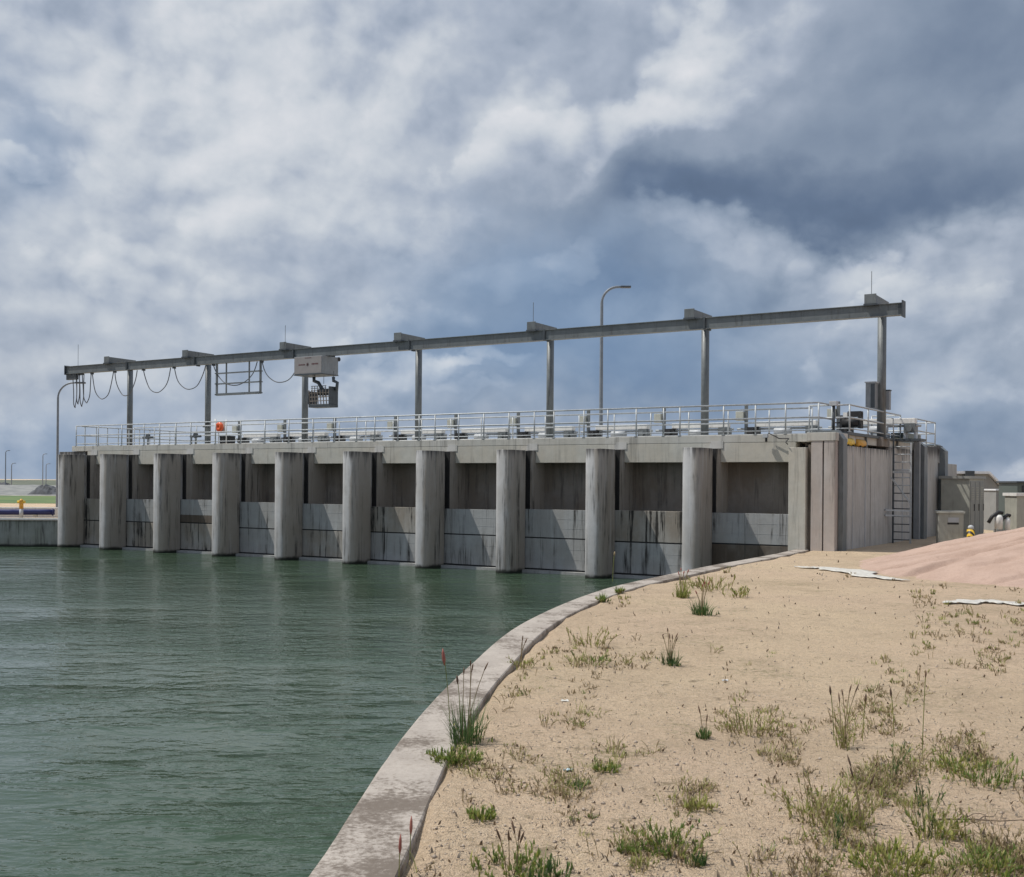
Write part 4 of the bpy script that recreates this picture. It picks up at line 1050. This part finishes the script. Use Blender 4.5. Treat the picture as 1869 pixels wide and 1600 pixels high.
def leafy(b, base, L, spread, stems, dist, rr, ml=0, mst=2, leaf=.04, up=.5, per=9, mats=2):
    """radiating thin stems that carry small leaves in two greens"""
    bx, by, bz = base
    for _ in range(stems):
        a0 = rr.uniform(0, 6.28); r0 = spread * .5 * rr.random() ** .7
        az = a0 + rr.uniform(-1.0, 1.0); ln = L * rr.uniform(.4, 1.25); le = rr.uniform(.15, 1.5) if up < 1 else rr.uniform(.0, .7)
        d = Vector((math.cos(az), math.sin(az), 0)); p = Vector((bx + r0 * math.cos(a0), by + r0 * math.sin(a0), bz - .005)); path = [p.copy()]
        for k in range(4):
            ang = math.pi / 2 - le * (.5 + .25 * k); p = p + (d * math.cos(ang) + Vector((0, 0, 1)) * max(math.sin(ang), -.1)) * ln / 4; p.z = max(p.z, bz + .004); path.append(p.copy())
        n0 = len(b.f); b.tube(path, [.0022 * max(1, dist / 8)] * 5, 3, mi=mst, cap=False)
        for k in range(per):
            u = rr.random() ** .8 * 3.999; i = int(u); q = path[i].lerp(path[i + 1], u - i)
            f0 = len(b.f); blade(b, q, az + rr.uniform(-2.2, 2.2), leaf * rr.uniform(.5, 1.3), rr.uniform(.1, 1.7), leaf * rr.uniform(.16, .34), 1.2, 2)
            m_ = ml + (rr.random() < .26) * (mats > 1)
            for f in range(f0, len(b.f)): b.mi[f] = m_
def stem_tube(b, az, L, lean, dist, tip):
    n = len(b.v); pts = [(Vector(b.v[n - 10 + 2 * k]) + Vector(b.v[n - 9 + 2 * k])) / 2 for k in range(5)]
    b.tube(pts, .0032 * max(1, dist / 8), 4, cap=False)
def tuft(kind, x, y, hpx, mk, label, wpx=None, n=60, seeds=0, smat='seed', name='grass_tuft', cat='grass'):
    q = onground(x, y); dist = q.y; L = hpx * dist / FPX; Wd = (wpx or hpx) * dist / FPX
    rr = random.Random(int(x * 7 + y))
    b = MB(); slots = M[mk]
    if kind == 'clump':
        slots = [M[mk], M['olive_grass'], M['dry']]
        leafy(b, (0, 0, 0), max(L * .4, .06), Wd * .9, 14, dist, rr, ml=0, leaf=.04 * max(1, dist / 12), per=7)
    if kind in ('sprawl', 'dry', 'herb'):
        slots = [M[mk], M[{'green': 'yellow_grass', 'deep': 'green', 'olive_grass': 'dry', 'yellow_grass': 'green', 'dry': 'litter'}[mk]], M['dry']]
        lf = .045 * max(1, dist / 12)
        if kind == 'herb': leafy(b, (0, 0, 0), L * 1.1, Wd * .35, max(6, n // 5), dist, rr, leaf=lf * .9, up=1, per=12)
        else: leafy(b, (0, 0, 0), max(L * .85, .07), Wd, max(16, n // 4), dist, rr, leaf=lf, per=9)
        n = n // 6
    for _ in range(n):
        az = rr.uniform(0, 2 * math.pi); r0 = Wd * .5 * rr.random() ** .6
        if kind == 'clump': ln, le, w, r0 = rr.uniform(.35, 1.05) * L, rr.uniform(.05, .6) + .7 * (rr.random() < .3), .0095, r0 * .6
        elif kind == 'sprawl': ln, le, w, r0 = rr.uniform(.25, 1.25) * L, rr.uniform(.5, 1.9), .0065, r0 * 1.15
        elif kind == 'dry': ln, le, w, r0 = rr.uniform(.2, 1.25) * L, rr.uniform(.2, 1.8), .0055, r0 * 1.0
        else: ln, le, w, r0 = rr.uniform(.35, 1.0) * L, rr.uniform(.1, 1.2), .009, r0 * .8
        a0 = rr.uniform(0, 2 * math.pi)
        blade(b, (r0 * math.cos(a0), r0 * math.sin(a0), -.01), a0 + rr.uniform(-.8, .8), ln, le, w * max(.8, dist / 11))
        if False:  # small leaves up the stem
            for k in range(5):
                z = ln * (.25 + .15 * k); aa = rr.uniform(0, 6.28)
                blade(b, (r0 * math.cos(a0) * .6, r0 * math.sin(a0) * .6, z * .8), aa, .05 + .03 * rr.random(), .9, .010, 1.0, 2)
    if not seeds:
        o = b.build(name, slots, None, q); return tag(o, label, cat)
    o = thing(name, label, cat, q); b.build('blades', slots, o)
    st = MB(); hd = []
    for k in range(seeds):
        az = rr.uniform(0, 6.28); le = rr.uniform(.05, .35); ln = L * rr.uniform(1.1, 1.7)
        p = blade(st, (rr.uniform(-.1, .1) * Wd, rr.uniform(-.1, .1) * Wd, 0), az, ln, le, .009 * max(1, dist / 9)); stem_tube(st, az, ln, le, dist, p)
        h = MB(); head(h, p, az, le + .1, .05 + .03 * rr.random(), .0065 * max(1, dist / 11)); hd.append(h)
    st.build('stalks', M['dry'], o)
    for h in hd: h.build('seed_head', M[smat], o)
    return o
T = [
 ('clump', 850, 1356, 95, 'deep', 'tall dark green grass clump growing from the kerb joint in the foreground', 95, 150, 4, 'seed'),
 ('sprawl', 830, 1392, 30, 'green', 'low bright green grass patch spreading over the kerb edge in the foreground', 84, 320, 0, 'seed'),
 ('clump', 1282, 1122, 34, 'deep', 'dark green grass tuft beyond the middle of the sand, left of the white sheet', 60, 90, 4, 'red_seed'),
 ('clump', 1225, 1214, 40, 'deep', 'green grass tuft with thin dry stalks in the middle of the sand', 50, 60, 6, 'seed'),
 ('sprawl', 1075, 1212, 32, 'green', 'green weed sprawling on the sand beside the upper bend of the kerb', 70, 80, 0, 'seed'),
 ('sprawl', 1105, 1408, 22, 'green', 'small bright green grass tuft alone on open sand', 40, 90, 0, 'seed'),
 ('clump', 1055, 1438, 30, 'deep', 'small thin grass tuft just below left of the lone bright green tuft', 34, 26, 0, 'seed'),
 ('sprawl', 880, 1494, 26, 'green', 'flat green weed near the kerb in the lower middle foreground', 48, 110, 0, 'seed'),
 ('sprawl', 935, 1592, 45, 'green', 'wide green weed at the bottom edge with fine dry stalks', 150, 170, 5, 'seed'),
 ('sprawl', 1005, 1604, 34, 'deep', 'dark green weed at the bottom edge right of the wide weed', 80, 90, 0, 'seed'),
 ('sprawl', 1225, 1552, 60, 'green', 'large spreading green weed in the lower centre foreground', 110, 160, 0, 'seed'),
 ('clump', 1150, 1556, 34, 'green', 'spiky green grass sprig left of the large spreading weed', 44, 30, 0, 'seed'),
 ('clump', 1275, 1580, 24, 'deep', 'small dark green tuft at the right foot of the large spreading weed', 34, 50, 0, 'seed'),
 ('clump', 1285, 1348, 28, 'deep', 'compact dark green tuft with two stalks in the centre of the sand', 30, 60, 2, 'seed'),
 ('dry', 1370, 1340, 60, 'olive_grass', 'bushy olive brown weed right of the compact dark tuft', 80, 120, 0, 'seed'),
 ('herb', 1540, 1365, 62, 'olive_grass', 'leaning olive weed with long bare stalks on the right of the sand', 70, 60, 4, 'seed'),
 ('dry', 1500, 1495, 90, 'olive_grass', 'wide olive weed bush with a dark base at the lower right', 130, 190, 0, 'seed'),
 ('dry', 1572, 1512, 75, 'olive_grass', 'upright thin olive weed touching the right of the wide bush', 50, 60, 3, 'seed'),
 ('herb', 1630, 1422, 60, 'deep', 'dark upright leafy weed left of the yellow green patch', 40, 36, 0, 'seed'),
 ('sprawl', 1735, 1408, 40, 'yellow_grass', 'yellow green grass patch near the right edge', 90, 130, 0, 'seed'),
 ('sprawl', 1795, 1432, 62, 'green', 'green grass patch near the right edge beside the yellow green patch', 110, 170, 0, 'seed'),
 ('herb', 1690, 1528, 90, 'deep', 'dark leafy weed standing in pale grass at lower right', 70, 60, 0, 'seed'),
 ('dry', 1712, 1530, 70, 'yellow_grass', 'pale yellow green weed leaning right behind the dark leafy weed', 80, 120, 0, 'seed'),
 ('herb', 1525, 1552, 46, 'deep', 'thin dark weed with small leaves at the lower right of centre', 40, 24, 0, 'seed'),
 ('sprawl', 1628, 1590, 58, 'yellow_grass', 'broad yellow green grass patch at the bottom right', 130, 260, 0, 'seed'),
 ('sprawl', 1790, 1590, 60, 'green', 'broad green grass patch in the bottom right corner', 110, 200, 0, 'seed'),
 ('dry', 1835, 1560, 110, 'dry', 'tall dry brown stalks beside the right edge in the foreground', 60, 26, 0, 'seed'),
 ('sprawl', 1275, 1478, 26, 'olive_grass', 'low grey green weed row in the middle foreground', 52, 110, 0, 'seed'),
 ('clump', 1100, 1098, 22, 'green', 'green grass tuft in the kerb joint where the kerb starts to bend', 20, 40, 0, 'seed'),
 ('clump', 1130, 1082, 20, 'green', 'green grass tuft on the kerb, next above the bend', 18, 36, 0, 'seed'),
 ('clump', 1246, 1090, 36, 'olive_grass', 'yellowish grass tuft in front of the rightmost pier', 40, 50, 4, 'red_seed'),
 ('dry', 1300, 1076, 30, 'olive_grass', 'straggly yellow olive grass near the far end of the kerb', 90, 120, 0, 'seed'),
 ('dry', 1345, 1090, 22, 'yellow_grass', 'short olive weed right of the straggly far grass', 50, 60, 0, 'seed'),
 ('sprawl', 950, 1218, 30, 'olive_grass', 'pale olive weed growing out of the kerb joint beyond the tall clump', 50, 50, 3, 'seed'),
 ('dry', 1075, 1178, 36, 'olive_grass', 'brown olive weed behind the green sprawling weed near the bend', 80, 80, 0, 'seed'),
]
for r_ in T:
    kd, x, y, h, mk, lab, wp, n, sd, sm_ = r_
    tuft(kd, x, y, h, mk, lab, wp, n, sd, sm_, 'grass_tuft' if kd in ('clump', 'sprawl') else 'weed', 'grass' if kd in ('clump', 'sprawl') else 'weed')
db = onground(1800, 1500); b = MB(); rb = random.Random(4)
def twig(p, az, L, r, lvl):
    path = [Vector(p)]
    for k in range(5):
        az += rb.uniform(-.35, .35); q = path[-1] + Vector((math.cos(az), math.sin(az), 0)) * L / 5; q.z = .015 + .03 * rb.random(); path.append(q)
    b.tube(path, [r * (1 - .15 * k) for k in range(6)], 5)
    if lvl:
        for k in (1, 2, 3, 4): twig(path[k], az + rb.choice((-1, 1)) * rb.uniform(.4, 1.0), L * .45, r * .5, lvl - 1)
twig((-.3, 0, .015), .15, .62, .009, 1)
tag(b.build('dead_branch', M['litter'], None, db), 'dark fallen dead branch lying on the sand near the right edge', 'branch')
def stalk(x, y, htop, label, mk='seed', lean=.12, az=2.6, hl=.07, hr=.010):
    q = onground(x, y); L = (y - htop) * q.y / FPX
    o = thing('seed_stalk', label, 'grass stalk', q, 0, 'single seed stalks')
    b = MB(); p = blade(b, (0, 0, -.01), az, L, lean, .008 * max(1, q.y / 8)); stem_tube(b, az, L, lean, q.y, p); b.build('stem', M['olive_grass'], o)
    h = MB(); head(h, p - Vector((0, 0, hl * .4)), az, lean, hl, hr); h.build('seed_head', M[mk], o)
stalk(822, 1345, 1198, 'tall stalk with a pink red seed head leaning over the water by the kerb', 'red_seed', .12, 3.0, .13, .015)
stalk(842, 1348, 1238, 'tall stalk with a dark seed head over the kerb by the tall clump', 'seed', .1, 3.0)
stalk(748, 1572, 1506, 'reddish seed stalk on the kerb joint near the bottom', 'red_seed', .05, 1.0, .10, .009)
stalk(728, 1606, 1540, 'reddish seed stalk at the bottom edge of the kerb', 'red_seed', .05, 1.0, .10, .009)
stalk(1522, 1350, 1258, 'dark headed stalk leftmost of three in a row on open sand', 'seed', .1, 2.8)
stalk(1574, 1352, 1272, 'dark headed stalk between two others on open sand', 'seed', .1, 0.3)
stalk(1632, 1345, 1262, 'dark headed stalk rightmost of three in a row on open sand', 'seed', .1, 2.8)
stalk(1683, 1390, 1228, 'tall bare stalk with a small head by the right of the sand', 'seed', .06, .4, .05, .008)
stalk(1118, 1060, 1010, 'pale headed thin stalk in front of the pier at the kerb bend', 'dry', .1, .5, .10, .02)

# small uncounted growth, stones and litter
def scatter_pts(n, dens):
    out = []
    while len(out) < n:
        x = random.uniform(760, 1900); y = 1000 + 640 * random.random() ** .8
        xi = np.interp(y, [1005, 1095, 1180, 1275, 1430, 1640], [1440, 1105, 985, 905, 803, 735])
        if x < xi + 8 or random.random() > dens(x, y): continue
        q = onground(x, y)
        rr_ = math.hypot((q.x - HC[0]) / HA, (q.y - HC[1]) / HB)
        if rr_ < 1.03: continue
        out.append(q)
    return out
def wd(x, y):
    a = float(fbm(x / 95, y / 60, 3, 2)); base = np.clip((a - .44) * 6, 0, 1) ** 1.5
    right = .35 + .65 * np.clip((x - 1150) / 500, 0, 1) * np.clip((y - 1250) / 150, 0, 1) + .45 * np.clip((1130 - y) / 60, 0, 1)
    return base * right
def small_growth(name, n, mk, Lr, blades, w):
    b = MB(); alt = {'olive_grass': 'dry', 'green': 'yellow_grass', 'dry': 'litter'}[mk]
    for q in scatter_pts(n, wd):
        k = random.randint(*blades); sc = random.uniform(.6, 1.4)
        if random.random() < .65:
            leafy(b, (q.x, q.y, q.z), random.uniform(*Lr) * sc, .12 * sc, k // 2 + 1, q.y, random, leaf=.026 * max(1, q.y / 11), per=6); continue
        for _ in range(k):
            a = random.uniform(0, 6.28); r0 = random.random() * .07 * sc
            blade(b, (q.x + r0 * math.cos(a), q.y + r0 * math.sin(a), q.z - .005), a + random.uniform(-.6, .6), random.uniform(*Lr) * sc, random.uniform(.4, 1.75), w * max(.8, q.y / 12), 1.4, 3)
    o = b.build(name, [M[mk], M[alt], M['dry']]); tag(o, kind='stuff'); return o
tag(small_growth('sparse_grass', 340, 'olive_grass', (.03, .12), (5, 18), .0065), 'sparse olive grass sprigs scattered over the sand', 'grass')
tag(small_growth('sparse_green_grass', 110, 'green', (.03, .10), (5, 16), .0065), 'small green grass sprigs scattered over the sand', 'grass')
tag(small_growth('dead_grass', 800, 'dry', (.03, .11), (3, 10), .0055), 'dead straw and dry sprigs scattered over the sand', 'dry grass')
def pebbles():
    b = MB()
    for q in scatter_pts(5200, lambda x, y: .25 + .75 * float(fbm(x / 60, y / 40, 2, 8))):
        r = random.uniform(.004, .010) * (1 + 1.2 * (random.random() < .06)) * max(1, q.y / 16)
        a = random.uniform(0, 6.28); c, s = math.cos(a), math.sin(a); e = random.uniform(.6, 1)
        vs = [(r, 0, 0), (0, r * e, 0), (-r, 0, 0), (0, -r * e, 0), (r * .2, r * .1, r * .75), (0, 0, -r * .5)]
        vs = [(q.x + x * c - y * s, q.y + x * s + y * c, q.z + r * .15 + z) for x, y, z in vs]
        b._add(vs, [(0, 1, 4), (1, 2, 4), (2, 3, 4), (3, 0, 4), (1, 0, 5), (2, 1, 5), (3, 2, 5), (0, 3, 5)], True)
    tag(b.build('grit', M['stone']), 'loose grit and pebbles strewn over the sand', 'pebbles', kind='stuff')
    b = MB()
    for q in scatter_pts(2200, lambda x, y: .08 + .92 * wd(x, y)):
        L = random.uniform(.015, .06) * max(1, q.y / 14); a = random.uniform(0, 6.28)
        blade(b, (q.x, q.y, q.z + .008), a, L, 1.45, random.uniform(.008, .022) * max(1, q.y / 14), 1.0, 2)
    tag(b.build('leaf_litter', M['litter']), 'dark dead leaf bits and twigs lying on the sand', 'litter', kind='stuff')
pebbles()
# scraps of rubbish
for x, y, lab, c in ((1037, 1407, 'tiny pale blue plastic scrap on the sand left of the lone green tuft', (.45, .58, .62)), (1323, 1243, 'crumpled pale plastic scrap in the middle of the sand', (.55, .55, .55)), (1030, 1280, 'small white paper scrap on the sand near the kerb', (.7, .68, .62))):
    q = onground(x, y); b = MB(); vs = []
    for i in range(4):
        for j in range(4): vs.append((i * .022 - .03 + random.uniform(-.008, .008), j * .016 - .025, random.uniform(.004, .025)))
    b._add(vs, [(i * 4 + j, (i + 1) * 4 + j, (i + 1) * 4 + j + 1, i * 4 + j + 1) for i in range(3) for j in range(3)])
    o = b.build('plastic_scrap', plain('scrap', c, .5), None, q); tag(o, lab, 'litter scrap'); sd = o.modifiers.new('thickness', 'SOLIDIFY'); sd.thickness = .003
